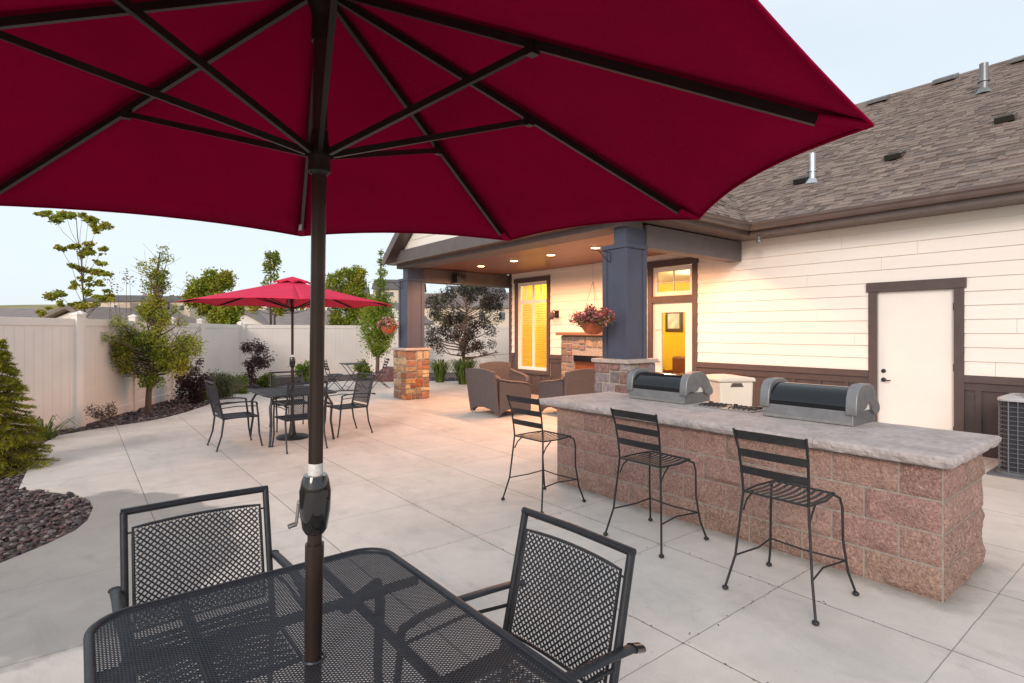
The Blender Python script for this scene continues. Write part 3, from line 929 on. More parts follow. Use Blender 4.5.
# picture and armchairs seen through the door
t = thing('framed_picture', 'dark framed picture on the mustard wall seen through the glazed door', 'picture', (13.19, 9.40, 1.93), 0)
mb = MB(); mb.box(-.03, 0, -.28, .28, -.30, .30); mb.build('frame', M['brown'], t, bevel=.005)
mb = MB(); mb.box(-.034, -.031, -.19, .19, -.21, .21); mb.build('print', M['paper'], t)
for k, (x, y) in enumerate(((12.0, 8.5), (12.1, 9.6))):
    t = thing('lounge_chair', ['brown leather chair indoors below the framed picture, right one', 'brown leather chair indoors by the door edge, left one'][k], 'chair', (x, y, .005), R(90), 'indoor leather chairs')
    mb = MB(); mb.box(-.35, .35, -.35, .35, .15, .45); mb.build('seat', M['leather'], t, bevel=.05)
    mb = MB(); mb.box(-.35, .35, -.42, -.30, .3, .98); mb.build('backrest', M['leather'], t, bevel=.05)
    for s in (-1, 1):
        mb = MB(); mb.box(min(s * .34, s * .45), max(s * .34, s * .45), -.38, .36, .0, .62); mb.build('armrest', M['leather'], t, bevel=.04)

# porch speaker
t = thing('wall_speaker', 'black box speaker mounted high on the far porch beam', 'speaker', (7.65, 11.93, 2.98), R(20))
mb = MB(); mb.prism([(-.17, -.11), (.17, -.11), (.14, .11), (-.14, .11)], 'z', -.12, .12); mb.build('housing', M['black_plastic'], t, bevel=.02)
mb = MB(); mb.box(-.15, .15, -.118, -.112, -.10, .10); mb.build('grille', M['coil'], t)
mb = MB(); mb.box(-.02, .02, .11, .2, -.03, .03); mb.build('bracket', M['iron'], t)

# fireplace on the porch
t = thing('fireplace', 'stone outdoor fireplace with wooden mantel against the porch wall', 'fireplace', (0, 0, 0))
fx, fy0, fy1 = 8.9, 7.75, 9.43
mb = MB(); mb.box(fx, WX - .05, fy0, fy0 + .35, 0, 1.55); mb.box(fx, WX - .05, fy1 - .35, fy1, 0, 1.55); mb.box(fx, WX - .05, fy0 + .35, fy1 - .35, 1.1, 1.55); mb.box(fx + .35, WX - .05, fy0 + .35, fy1 - .35, 0, 1.1)
mb.build('surround', M['mortar'], t)
mb = MB(); rs = random.Random(21)
fpal = [(.15, .11, .11), (.22, .16, .13), (.11, .085, .10), (.27, .20, .15), (.17, .10, .08), (.19, .15, .14)]
stone_face(mb, (fx, fy1, 0), (0, -1, 0), (0, 0, 1), (-1, 0, 0), fy1 - fy0, 1.55, rs, fpal, holes=[(.35, fy1 - fy0 - .35, 0, 1.1)], mn=.13, mxs=.36)
stone_face(mb, (fx, fy0, 0), (1, 0, 0), (0, 0, 1), (0, -1, 0), WX - .05 - fx, 1.55, rs, fpal)
stone_face(mb, (WX - .05, fy1, 0), (-1, 0, 0), (0, 0, 1), (0, 1, 0), WX - .05 - fx, 1.55, rs, fpal)
mb.build('stone_veneer', M['stone'], t)
mb = MB(); mb.box(fx - .12, WX - .05, fy0 - .1, fy1 + .1, 1.552, 1.62); mb.build('mantel', M['mantel'], t, bevel=.008)
mb = MB(); mb.box(fx + .02, fx + .05, fy0 + .36, fy1 - .36, .97, 1.09); mb.build('firebox_hood', M['gloss'], t)
mb = MB(); mb.box(fx + .02, fx + .05, fy0 + .36, fy1 - .36, .05, .15); mb.build('firebox_hearth', M['gloss'], t)
mb = MB(); mb.box(fx + .08, fx + .1, fy0 + .36, fy1 - .36, .15, .97); mb.build('fire_screen', M['leather'], t)
t = thing('wall_plaque', 'brown framed panel on the siding above the fireplace mantel', 'picture', (WX - .05, 8.35, 1.625))
mb = MB(); mb.box(-.03, .03, -.5, .5, 0, .5); mb.build('frame', M['mantel'], t, bevel=.005)
mb = MB(); mb.box(-.034, -.031, -.43, .43, .07, .43); mb.build('print', M['leather'], t)

# ================================================================== COUNTER
CX0, CX1, CY0, CY1 = 4.13, 5.02, 1.02, 4.45
t = thing('bar_counter', 'long outdoor bar counter of pinkish split face block with rough stone top', 'counter', ((CX0 + CX1) / 2, (CY0 + CY1) / 2, 0))
OFF = Vector(t.location)
mb = MB(); mb.box(CX0 - .001, CX1 + .001, CY0 - .001, CY1 + .001, 0, .815)
mb.v = [tuple(Vector(p) - OFF) for p in mb.v]; core = mb.build('block_wall', M['mortar'], t)


def rough_block(mb, o, u, v, n, W_, H_, seed, col):
    o = Vector(o); u = Vector(u); v = Vector(v); n = Vector(n)
    nx, ny = max(3, int(W_ / .035)), max(3, int(H_ / .035)); vs = []; fs = []
    for j in range(ny + 1):
        for i in range(nx + 1):
            a, b = i / nx, j / ny
            e = min(a * W_, (1 - a) * W_, b * H_, (1 - b) * H_)
            p = o + u * a * W_ + v * b * H_
            h = .004 + min(e / .045, 1) ** .6 * .016 + (.034 * noise.noise(p * 8 + Vector((seed, 0, 0))) + .017 * noise.noise(p * 26)) * min(e / .02, 1)
            vs.append(p + n * max(h, .0045))
    for j in range(ny):
        for i in range(nx):
            k = j * (nx + 1) + i; fs.append((k, k + 1, k + nx + 2, k + nx + 1))
    # sides back to the core
    b0 = len(vs)
    ring = [i for i in range(nx + 1)] + [(j + 1) * (nx + 1) - 1 for j in range(1, ny + 1)] + [ny * (nx + 1) + i for i in range(nx - 1, -1, -1)] + [j * (nx + 1) for j in range(ny - 1, 0, -1)]
    for k in ring: vs.append(vs[k] - n * ((Vector(vs[k]) - o).dot(n) + .022))
    m_ = len(ring)
    for q in range(m_): fs.append((ring[q], b0 + q, b0 + (q + 1) % m_, ring[(q + 1) % m_]))
    mb.add(vs, fs, col)


mb = MB(); Hc = .815 / 4; sd_ = 0


def course(mb, o, u, n, L_, first, blk=.40):
    global sd_
    for r_ in range(4):
        x = 0; wfirst = first[r_ % 2]; k = 0
        while x < L_ - .01:
            w_ = wfirst if k == 0 else blk
            w_ = min(w_, L_ - x)
            if L_ - x - w_ < .1: w_ = L_ - x
            sd_ += 1; c = random.uniform(.85, 1.15); col = ((.315 if r_ else .27) * c, (.185 if r_ else .165) * c * random.uniform(.92, 1.06), (.155 if r_ else .13) * c)
            rough_block(mb, Vector(o) + Vector(u) * (x + .007) + Vector((0, 0, r_ * Hc + .007)), u, (0, 0, 1), n, w_ - .014, Hc - .014, sd_, col)
            x += w_; k += 1


course(mb, (CX0, CY1, 0), (0, -1, 0), (-1, 0, 0), CY1 - CY0, (.2, .4))
course(mb, (CX0 - .0, CY0, 0), (1, 0, 0), (0, -1, 0), CX1 - CX0, (.2, .4))
course(mb, (CX1, CY0, 0), (0, 1, 0), (1, 0, 0), CY1 - CY0, (.4, .2))
course(mb, (CX1, CY1, 0), (-1, 0, 0), (0, 1, 0), CX1 - CX0, (.4, .2))
mb.v = [tuple(Vector(p) - OFF) for p in mb.v]; mb.build('blocks', M['block'], core, smooth=True, fix=True)


def rough_slab(x0, x1, y0, y1, z0, z1, ends, cut=None):
    """slab with chiselled edges, top grid; ends=(lowY rough?, highY rough?)"""
    m = MB(); nx = int((x1 - x0) / .022); ny = int((y1 - y0) / .022); top = {}; vs = []; fs = []
    def jag(a, b, k): return .007 * noise.noise((a * 7, b * 7, k)) + .009 * noise.noise((a * 21, b * 21, k)) + .004 * noise.noise((a * 60, b * 60, k))
    def pt(i, j, z, k, pull):
        x = x0 + (x1 - x0) * i / nx; y = y0 + (y1 - y0) * j / ny
        dx = dy = 0
        if i == 0: dx = jag(y, z, k) + pull
        if i == nx: dx = jag(y, z, k + 3) - pull
        if j == 0 and ends[0]: dy = jag(x, z, k + 5) + pull
        if j == ny and ends[1]: dy = jag(x, z, k + 7) - pull
        return (x + dx, y + dy, z)
    for j in range(ny + 1):
        for i in range(nx + 1):
            x, y, _ = pt(i, j, z1, 0, .016)
            vs.append((x, y, z1 + .003 * noise.noise((x * 4, y * 4, 0)) + .0003 * noise.noise((x * 25, y * 25, 0))))
    for j in range(ny):
        for i in range(nx):
            k = j * (nx + 1) + i; fs.append((k, k + 1, k + nx + 2, k + nx + 1))
    ring = [(i, 0) for i in range(nx + 1)] + [(nx, j) for j in range(1, ny + 1)] + [(i, ny) for i in range(nx - 1, -1, -1)] + [(0, j) for j in range(ny - 1, 0, -1)]
    prev = [j * (nx + 1) + i for i, j in ring]
    for lv, (zz, k, pull) in enumerate(((z1 - .014, 1.3, 0), (z1 - (z1 - z0) * .5, 2.1, -.004), (z0 + .012, 3.7, .004), (z0, 4.4, .016))):
        cur = []
        for i, j in ring: vs.append(pt(i, j, zz, k, pull)); cur.append(len(vs) - 1)
        for q in range(len(ring)): fs.append((prev[q], cur[q], cur[(q + 1) % len(ring)], prev[(q + 1) % len(ring)]))
        prev = cur
    fs.append(tuple(prev))
    m.add(vs, fs)
    return m


for (a, b, e) in ((.95, 1.738, (1, 0)), (1.742, 2.748, (0, 0)), (2.752, 3.778, (0, 0)), (3.782, 4.66, (0, 1))):
    m2 = rough_slab(4.04, 5.20, a, b, .83, .9, e)
    m2.v = [tuple(Vector(p) - OFF) for p in m2.v]; m2.build('stone_top', M['slab'], t, smooth=False)


# ---- grills sunk in the counter
def make_grill():
    g = thing('grill', 'black lidded gas grill with grey cast ends set in the counter nearest the corner', 'grill', (0, 0, 0), 0, 'built-in grills on the bar counter')
    L_ = .36
    m = MB(); m.prism([(-.004, 0), (.46, 0), (.46, .10), (.006, .115)], 'y', -L_, L_); m.build('firebox', M['greymetal'], g, bevel=.006)
    m = MB(); m.box(-.012, -.001, -L_ + .01, L_ - .01, .008, .03); m.build('rear_tray', M['steel'], g)
    prof_ = [(.012, .118), (.006, .13)]
    for k in range(15):
        a = math.pi * k / 14; prof_.append((.19 - .185 * math.cos(a), .145 + .15 * math.sin(a)))
    prof_ += [(.375, .12), (.37, .118)]
    m = MB(); m.prism(prof_, 'y', -L_ + .055, L_ - .055); m.build('lid', M['gloss'], g, smooth=True)
    pc = [(-.016, .105), (-.014, .085), (.0, .085), (.012, .108), (.05, .12), (.14, .12), (.185, .13), (.215, .16), (.245, .18), (.28, .175), (.305, .14), (.33, .10), (.37, .075), (.44, .07), (.475, .095), (.47, .135), (.42, .19), (.385, .25), (.34, .295), (.27, .325), (.12, .325), (.06, .308), (.02, .27), (-.004, .22), (-.012, .15)]
    for s in (-1, 1):
        m = MB(); m.prism(pc, 'y', min(s * (L_ - .054), s * (L_ + .03)), max(s * (L_ - .054), s * (L_ + .03))); m.build('lid_end', M['greymetal'], g, smooth=True, bevel=.014)
        m = MB(); m.prism([(.16, .11), (.36, .105), (.33, .17), (.21, .17)], 'y', min(s * (L_ - .08), s * (L_ + .005)), max(s * (L_ - .08), s * (L_ + .005))); m.build('side_shield', M['white'], g, bevel=.008)
    m = MB(); m.tube([(.46, -.26, .15), (.47, -.26, .15), (.47, .26, .15), (.46, .26, .15)], .012); m.build('handle', M['steel'], g, smooth=True)
    return g


gr = make_grill(); gr.location = (4.77, 2.11, .9)
place(gr, (4.86, 3.70, .9), 0, 'black lidded gas grill farther along the counter, in front of the beige bin')
t = thing('side_burner', 'low black cast grates and knobs set in the counter between the two grills', 'burner', (4.98, 2.92, .9))
mb = MB(); mb.box(-.15, .2, -.3, .3, 0, .012); mb.build('tray', M['steel'], t, bevel=.003)
for yy in (-.16, .15):
    mb = MB()
    for k in range(5): mb.tube([(-.12, yy - .1 + .05 * k, .014), (-.1, yy - .1 + .05 * k, .022), (.12, yy - .1 + .05 * k, .022), (.14, yy - .1 + .05 * k, .014)], .006, n=6)
    mb.tube([(0, yy - .12, .018), (0, yy + .12, .018)], .006, n=6); mb.build('grate', M['iron'], t)
for yy in (-.24, 0, .27):
    mb = MB(); mb.lathe([(.022, 0), (.02, .02), (.012, .022)], c=(.12, yy, .012)); mb.build('knob', M['black_plastic'], t, smooth=True)

# ---- waste bin and condenser
t = thing('waste_bin', 'beige plastic bin with dented lid standing between the grills by the wall', 'bin', (7.45, 4.40, 0), R(-30))
mb = MB(); mb.prism([(-.22, 0), (.22, 0), (.26, .93), (-.26, .93)], 'y', -.26, .26); mb.build('body', M['bin'], t, bevel=.03)
mb = MB(); mb.prism([(-.285, .931), (.285, .931), (.275, .985), (.1, 1.005), (-.1, 1.005), (-.275, .985)], 'y', -.285, .285); mb.build('lid', M['bin'], t, bevel=.02)
mb = MB(); mb.prism([(-.10, .86), (.10, .86), (.07, .915), (-.07, .915)], 'y', -.27, -.261); mb.build('handle_recess', M['trim'], t, bevel=.01)


def rounded(hx, hy, r, n=5):
    o = []
    for cx, cy, a0 in ((hx - r, hy - r, 0), (-hx + r, hy - r, 90), (-hx + r, -hy + r, 180), (hx - r, -hy + r, 270)):
        for k in range(n + 1):
            a = R(a0 + 90 * k / n); o.append((cx + r * math.cos(a), cy + r * math.sin(a)))
    return o


t = thing('air_conditioner', 'grey outdoor air conditioning unit with wire louvres by the brown wainscot', 'air conditioner', (8.72, 1.13, 0), 0)
mb = MB(); mb.prism(rounded(.44, .44, .1), 'z', .02, .05); mb.prism([(-.5, -.5), (.5, -.5), (.5, .5), (-.5, .5)], 'z', 0, .02); mb.build('base_pan', M['ac'], t)
mb = MB(); mb.prism(rounded(.385, .385, .1), 'z', .05, .84); mb.build('coil', M['coil'], t, smooth=True)
mb = MB(); pr = rounded(.42, .42, .12)
zz = .06
while zz < .84:
    mb.tube([(x, y, zz) for x, y in pr + pr[:1]], .0035, n=5, cap=False); zz += .052
for k in range(0, 4):
    for q in range(-4, 5):
        a = q * .08; b = .42
        x, y = [(a, b), (-b, a), (a, -b), (b, a)][k]
        if abs(a) < .33: mb.tube([(x, y, .05), (x, y, .85)], .004 if q % 2 else .007, n=5)
mb.build('louvre_guard', M['ac'], t)
mb = MB(); mb.prism(rounded(.435, .435, .12), 'z', .85, .885); mb.build('top_cover', M['actop'], t, bevel=.008)
mb = MB()
for k in range(1, 9): mb.tube([(.035 * k * math.cos(a / 20 * 2 * math.pi), .035 * k * math.sin(a / 20 * 2 * math.pi), .91) for a in range(21)], .004, n=5, cap=False)
for a in range(8): mb.tube([(.02 * math.cos(a * .785), .02 * math.sin(a * .785), .905), (.33 * math.cos(a * .785), .33 * math.sin(a * .785), .895)], .004, n=5)
mb.build('fan_guard', M['ac'], t)

# ================================================================== FURNITURE
def lattice(x0, x1, y0, y1, a, b, hole, zf=None, clip=None):
    """expanded-metal sheet in the x-y plane: rhombus cells with rhombus holes"""
    V = []; F = []; idx = {}
    def vid(p):
        k = (round(p[0], 5), round(p[1], 5))
        if k not in idx: idx[k] = len(V); V.append(p)
        return idx[k]
    nx = int(round((x1 - x0) / a)); ny = int(round((y1 - y0) / b))
    a = (x1 - x0) / nx; b = (y1 - y0) / ny
    for j in range(ny + 1):
        for i in range(nx + 1):
            if (i + j) % 2: continue
            cx, cy = x0 + i * a, y0 + j * b
            if cx - a < x0 - 1e-6 or cx + a > x1 + 1e-6 or cy - b < y0 - 1e-6 or cy + b > y1 + 1e-6: continue
            if clip and not clip(cx, cy): continue
            o = [vid((cx + a, cy)), vid((cx, cy + b)), vid((cx - a, cy)), vid((cx, cy - b))]
            q = len(V)
            h = hole
            V += [(cx + a * h, cy), (cx, cy + b * h), (cx - a * h, cy), (cx, cy - b * h)]
            for k in range(4): F.append((o[k], o[(k + 1) % 4], q + (k + 1) % 4, q + k))
    return V, F


def lat_obj(name, V, F, xf, m, parent, th):
    me = bpy.data.meshes.new(name); me.from_pydata([xf(*p) for p in V], [], F); me.materials.append(m)
    me.color_attributes.new('col', 'FLOAT_COLOR', 'CORNER')
    o = bpy.data.objects.new(name, me); COL.objects.link(o); o.parent = parent
    s = o.modifiers.new('thickness', 'SOLIDIFY'); s.thickness = th; s.offset = 0
    return o


def make_chair():
    """front is +Y"""
    t = thing('patio_chair', '', 'chair', (0, 0, 0), 0, 'charcoal mesh patio armchairs')
    W_ = .265
    def yb(z): return -.22 - .12 * ((z - .40) / .53) if z > .4 else -.22 - .05 * ((.4 - z) / .4)
    # back frame (posts run into the rear legs)
    m = MB()
    for s in (-1, 1):
        m.tube([(s * W_, yb(.42), .42), (s * W_, yb(.66), .66), (s * W_, yb(.93), .93)], .0135, n=10, flat=(1, 1.15))
    m.tube([(-W_ - .01, yb(.93), .93), (0, yb(.93) - .004, .933), (W_ + .01, yb(.93), .93)], .0145, n=10, flat=(1, 1))
    m.tube([(-W_, yb(.45), .45), (W_, yb(.45), .45)], .010)
    m.build('back_frame', M['metal'], t, smooth=True)
    # woven back panel
    V, F = lattice(-.236, .236, .49, .875, .0118, .0118, .62)
    def xf(x, z):
        top = .008 * (1 - (x / .236) ** 2)
        z2 = .49 + (z - .49) * (1 + (top - .008) / .385)
        return (x, yb(z2) - .012 * (1 - (x / .236) ** 2) + .004, z2)
    pn = lat_obj('backrest', V, F, xf, M['mesh'], t, .0022)
    m = MB()
    rim = [xf(-.236, z) for z in np.linspace(.49, .875, 8)] + [xf(x, .875) for x in np.linspace(-.236, .236, 9)[1:-1]] + [xf(.236, z) for z in np.linspace(.875, .49, 8)] + [xf(x, .49) for x in np.linspace(.236, -.236, 9)[1:]]
    m.tube(rim, .006, n=6, cap=False)
    for s in (-1, 1):
        for z in (.52, .85): m.tube([(s * .236, xf(s * .236, z)[1], z), (s * W_, yb(z), z)], .004, n=6)
    m.build('panel_rim', M['metal'], pn, smooth=True)
    # seat
    V, F = lattice(-.24, .24, -.21, .23, .011, .011, .60)
    st = lat_obj('seat', V, F, lambda x, y: (x, y, .43 - .012 * (1 - (x / .24) ** 2)), M['mesh'], t, .0022)
    m = MB(); m.tube([(-.25, -.22, .43), (.25, -.22, .43), (.25, .235, .43), (-.25, .235, .43), (-.25, -.22, .43)], .011, n=8); m.build('seat_rim', M['metal'], st, smooth=True)
    for s in (-1, 1):
        m = MB(); m.tube([(s * W_, -.22, .43), (s * W_, -.25, .2), (s * (W_ + .01), -.31, .015)], [.0135, .0125, .011], n=10); m.build('leg', M['metal'], t, smooth=True)
        m = MB(); m.tube([(s * (W_ + .01), .20, .64), (s * (W_ + .01), .225, .44), (s * W_, .24, .2), (s * (W_ + .01), .275, .015)], [.012, .0135, .0125, .011], n=10); m.build('leg', M['metal'], t, smooth=True)
        m = MB()
        pts = [(s * (W_ + .028), yb(.66) - .07, .628), (s * (W_ + .028), yb(.66) - .03, .640), (s * (W_ + .026), -.18, .650), (s * (W_ + .026), -.02, .658), (s * (W_ + .02), .12, .652), (s * (W_ + .012), .20, .636), (s * (W_ + .008), .215, .61)]
        m.tube(pts, [.010, .012, .012, .012, .012, .012, .011], n=10, flat=(1.75, .8)); ar = m.build('armrest', M['metal'], t, smooth=True)
        m = MB(); m.tube([pts[0], pts[1]], .0135, n=10, flat=(1.85, 1.0)); m.build('arm_cap', M['black_plastic'], ar, smooth=True)
        m = MB(); m.tube([(s * W_, -.27, .58), (s * (W_ + .01), -.05, .60), (s * (W_ + .01), .19, .585)], .007, n=8); m.build('arm_rail', M['metal'], t, smooth=True)
        for (x, y) in ((W_ + .01, -.31), (W_ + .01, .275)):
            m = MB(); m.lathe([(.014, 0), (.015, .02), (.012, .024)], c=(s * x, y, .0)); m.build('foot_cap', M['black_plastic'], t, smooth=True)
    return t


ch = make_chair()
ch['label'] = 'charcoal mesh armchair at the left end behind the nearest table'
ch.location = (.41, 2.34, 0); ch.rotation_euler = (0, 0, R(180))
place(ch, (1.075, 1.435, 0), R(91), 'charcoal mesh armchair on the right side of the nearest table')
place(ch, (1.80, 8.72, 0), R(-88), 'charcoal armchair at the left side of the far umbrella table')
place(ch, (2.47, 8.02, 0), R(3), 'charcoal armchair with its back to us in front of the far umbrella table')
place(ch, (3.43, 8.70, 0), R(94), 'charcoal armchair at the right side of the far umbrella table')
place(ch, (2.85, 9.70, 0), R(176), 'charcoal armchair behind the far umbrella table facing us')


def make_table():
    t = thing('patio_table', '', 'table', (0, 0, 0), 0, 'charcoal mesh patio tables with umbrella holes')
    hx, hy, rc = .50, .655, .12
    out = rounded(hx, hy, rc, 8)
    def clip(x, y):
        if x * x + y * y < .029 ** 2: return False
        ax, ay = abs(x) - (hx - rc), abs(y) - (hy - rc)
        if ax > 0 and ay > 0: return math.hypot(ax, ay) < rc - .008
        return abs(x) < hx - .008 and abs(y) < hy - .008
    V, F = lattice(-hx, hx, -hy, hy, .0086, .0056, .72, clip=clip)
    top = lat_obj('tabletop', V, F, lambda x, y: (x, y, .722), M['mesh'], t, .002)
    m = MB(); m.tube([(x, y, .720) for x, y in out + out[:1]], .013, n=10, cap=False, flat=(1, 1)); m.build('rim', M['metal'], top, smooth=True)
    m = MB(); m.tube([(.029 * math.cos(a * .524), .029 * math.sin(a * .524), .724) for a in range(13)], .005, n=6, cap=False); m.build('umbrella_hole_ring', M['metal'], top, smooth=True)
    m = MB()
    for y in (-.30, .30): m.bar((-hx + .012, y, .703), (hx - .012, y, .703), .03, .022)
    for x in (-.24, .24): m.bar((x, -hy + .02, .700), (x, hy - .02, .700), .025, .018)
    m.build('support_frame', M['metal'], t)
    for sx in (-1, 1):
        for sy in (-1, 1):
            m = MB(); m.tube([(sx * .2, sy * .28, .69), (sx * .40, sy * .46, .66), (sx * .445, sy * .53, .55), (sx * .43, sy * .52, .3), (sx * .46, sy * .56, .012)], [.018, .019, .019, .016, .016], n=8, flat=(1.2, 1))
            lg = m.build('leg', M['metal'], t, smooth=True)
            m = MB(); m.lathe([(.02, 0), (.02, .02)], c=(sx * .46, sy * .56, 0)); m.build('foot_cap', M['black_plastic'], lg)
    return t


UB = Vector((.524, 1.535, 0))
tb = make_table(); tb.location = (.527, 1.578, 0); tb['label'] = 'large charcoal mesh table in the foreground with the umbrella pole through it'
place(tb, (2.61, 8.86, 0), 0, 'charcoal table in the distance under the bright red umbrella')


def make_umbrella(tips=None, LT=2.06, LA=2.60, LH=2.14, fin=True, fab='fabric'):
    """origin on the ground at the pole"""
    t = thing('patio_umbrella', '', 'umbrella', (0, 0, 0), 0, 'red patio umbrellas')
    m = MB(); m.tube([(0, 0, .03), (0, 0, 1.04)], .0235, n=20); m.tube([(0, 0, 1.0), (0, 0, 1.055)], .0255, n=20); m.build('lower_pole', M['bronze'], t, smooth=True)
    m = MB(); m.tube([(0, 0, 1.04), (0, 0, LA)], .0195, n=20); m.build('pole', M['bronze'], t, smooth=True)
    for z in (.93, .97):
        pass
    m = MB(); m.lathe([(.23, .0), (.235, .03), (.20, .045), (.06, .06), (.05, .10), (.032, .28), (.028, .3)], n=32); b = m.build('base', M['iron'], t, smooth=True)
    m = MB(); m.lathe([(.025, 1.085), (.034, 1.10), (.0415, 1.15), (.0425, 1.205), (.037, 1.235), (.031, 1.25)], n=20)
    hs = m.build('crank_housing', M['black_plastic'], t, smooth=True)
    m = MB(); m.tube([(-.02, .03, 1.16), (-.028, .055, 1.16)], .007); m.tube([(-.028, .055, 1.165), (-.034, .055, 1.10)], .0045); m.tube([(-.034, .055, 1.10), (-.056, .055, 1.096)], .007); m.build('crank_handle', M['steel'], hs, smooth=True)
    m = MB(); m.tube([(0, 0, 1.25), (0, 0, 1.283)], .0202, n=20); m.build('care_label', M['strap'], t, smooth=True)
    m = MB(); m.lathe([(.022, LH - .06), (.03, LH - .05), (.029, LH - .02), (.030, LH - .015), (.030, LH + .012), (.024, LH + .03), (.022, LH + .06)], n=20); m.build('runner_hub', M['rib'], t, smooth=True)
    m = MB(); m.lathe([(.024, LA - .16), (.026, LA - .13), (.024, LA - .1), (.028, LA - .08), (.045, LA - .03), (.045, LA - .01), (.02, LA)], n=20); m.build('top_hub', M['rib'], t, smooth=True)
    TP = []
    for k in range(8):
        a = tips['rot'] - k * math.pi / 4 + R(tips.get('da', [0] * 8)[k]); r_ = tips['r'][k]
        TP.append(Vector((r_ * math.cos(a), r_ * math.sin(a), LT + tips.get('dz', [0] * 8)[k])))
    apex = Vector((0, 0, LA - .01))
    # canopy
    n = 10; m = MB()
    for k in range(8):
        A, B = TP[k], TP[(k + 1) % 8]; vs = []
        for i in range(n + 1):
            for j in range(n + 1):
                u = i / n; v = j / n
                p = apex + (A - apex) * u * (1 - v) + (B - apex) * u * v
                bow = 4 * v * (1 - v)
                p = p + (apex - p) * (.022 * bow * u * u) + Vector((0, 0, .012 * bow * u - .03 * bow * u * (1 - u)))
                pk = .014 * noise.noise((p.x * 3.1 + k, p.y * 3.1, 0)) * (1 - u)
                vs.append(p + Vector((0, 0, .014 + pk * bow)))
        fs = [(i * (n + 1) + j, (i + 1) * (n + 1) + j, (i + 1) * (n + 1) + j + 1, i * (n + 1) + j + 1) for i in range(n) for j in range(n)]
        m.add(vs, fs)
    cn = m.build('canopy', M[fab], t, fix=False, smooth=True)
    s = cn.modifiers.new('thickness', 'SOLIDIFY'); s.thickness = .0016; s.offset = 1
    # hem
    m = MB()
    for k in range(8):
        A, B = TP[k], TP[(k + 1) % 8]; pts = []
        for j in range(n + 1):
            v = j / n; bow = 4 * v * (1 - v); p = A + (B - A) * v; p = p + (apex - p) * (.022 * bow) + Vector((0, 0, .012 * bow + .011)); pts.append(p)
        m.tube(pts, .0035, n=5)
    m.build('hem', M[fab], cn, smooth=True)
    A = TP[7]; e = apex + (A - apex) * .86; m = MB(); m.box(e.x - .002, e.x + .001, e.y + .012, e.y + .045, e.z - .055, e.z - .03); m.build('canopy_tag', M['strap'], cn)
    m = MB()
    for k in range(8):
        A, B = TP[k], TP[(k + 1) % 8]; q = tips.get('q', .27)
        top = apex + Vector((0, 0, .075)); a = apex + (A - apex) * q + Vector((0, 0, .05)); b = apex + (B - apex) * q + Vector((0, 0, .05))
        md = (a + b) / 2 + (top - (a + b) / 2) * .08 + Vector((0, 0, .012))
        m.add([top, a, md, b], [(0, 1, 2), (0, 2, 3)])
        m.add([a, a + Vector((0, 0, -.03)), md + Vector((0, 0, -.012)), md], [(0, 1, 2, 3)]); m.add([md, md + Vector((0, 0, -.012)), b + Vector((0, 0, -.03)), b], [(0, 1, 2, 3)])
    v = m.build('vent', M[fab], cn, fix=False); s = v.modifiers.new('thickness', 'SOLIDIFY'); s.thickness = .0016
    if fin: m = MB(); m.lathe([(.02, LA + .055), (.026, LA + .075), (.02, LA + .10), (.004, LA + .13)], n=14); m.build('finial', M['rib'], t, smooth=True) if fin else None
    for k in range(8):
        A = TP[k]; dirv = (A - apex)
        m = MB(); e = apex + dirv * .93; m.bar(apex + dirv * .02 - Vector((0, 0, .006)), e - Vector((0, 0, .006)), .013, .02); rb = m.build('rib', M['rib'], t)
        m = MB(); m.bar(e - Vector((0, 0, .002)), A - dirv * .004 + Vector((0, 0, .009)), .036, .004); m.build('rib_pocket', M[fab], rb)
        j = apex + dirv * .48; h = Vector((0, 0, LH)) + Vector((dirv.x, dirv.y, 0)).normalized() * .035
        m = MB(); m.bar(h, j - Vector((0, 0, .015)), .012, .017); m.build('strut', M['rib'], rb)
        m = MB(); m.box(j.x - .012, j.x + .012, j.y - .012, j.y + .012, j.z - .03, j.z - .002); m.build('strut_joint', M['rib'], rb)
    return t


FWang = math.atan2(.786, .618)      # direction of view in the xy plane
rot = FWang - .405
# order of tips: k=0 at angle .405 left... increments go clockwise from the view direction
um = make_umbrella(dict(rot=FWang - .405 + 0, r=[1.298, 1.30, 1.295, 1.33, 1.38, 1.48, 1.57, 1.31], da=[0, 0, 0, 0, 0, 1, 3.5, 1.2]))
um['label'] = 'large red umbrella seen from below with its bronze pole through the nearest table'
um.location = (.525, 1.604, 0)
ax = Vector((-.0009, -.039, .99924))
um.rotation_euler = ax.to_track_quat('Z', 'Y').to_euler()
um.rotation_mode = 'QUATERNION'
um.rotation_quaternion = Vector((0, 0, 1)).rotation_difference(ax)
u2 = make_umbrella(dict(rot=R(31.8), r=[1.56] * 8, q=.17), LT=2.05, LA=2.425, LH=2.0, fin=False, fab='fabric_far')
u2.location = (2.61, 8.80, 0); u2['label'] = 'bright red umbrella open over the far patio table'


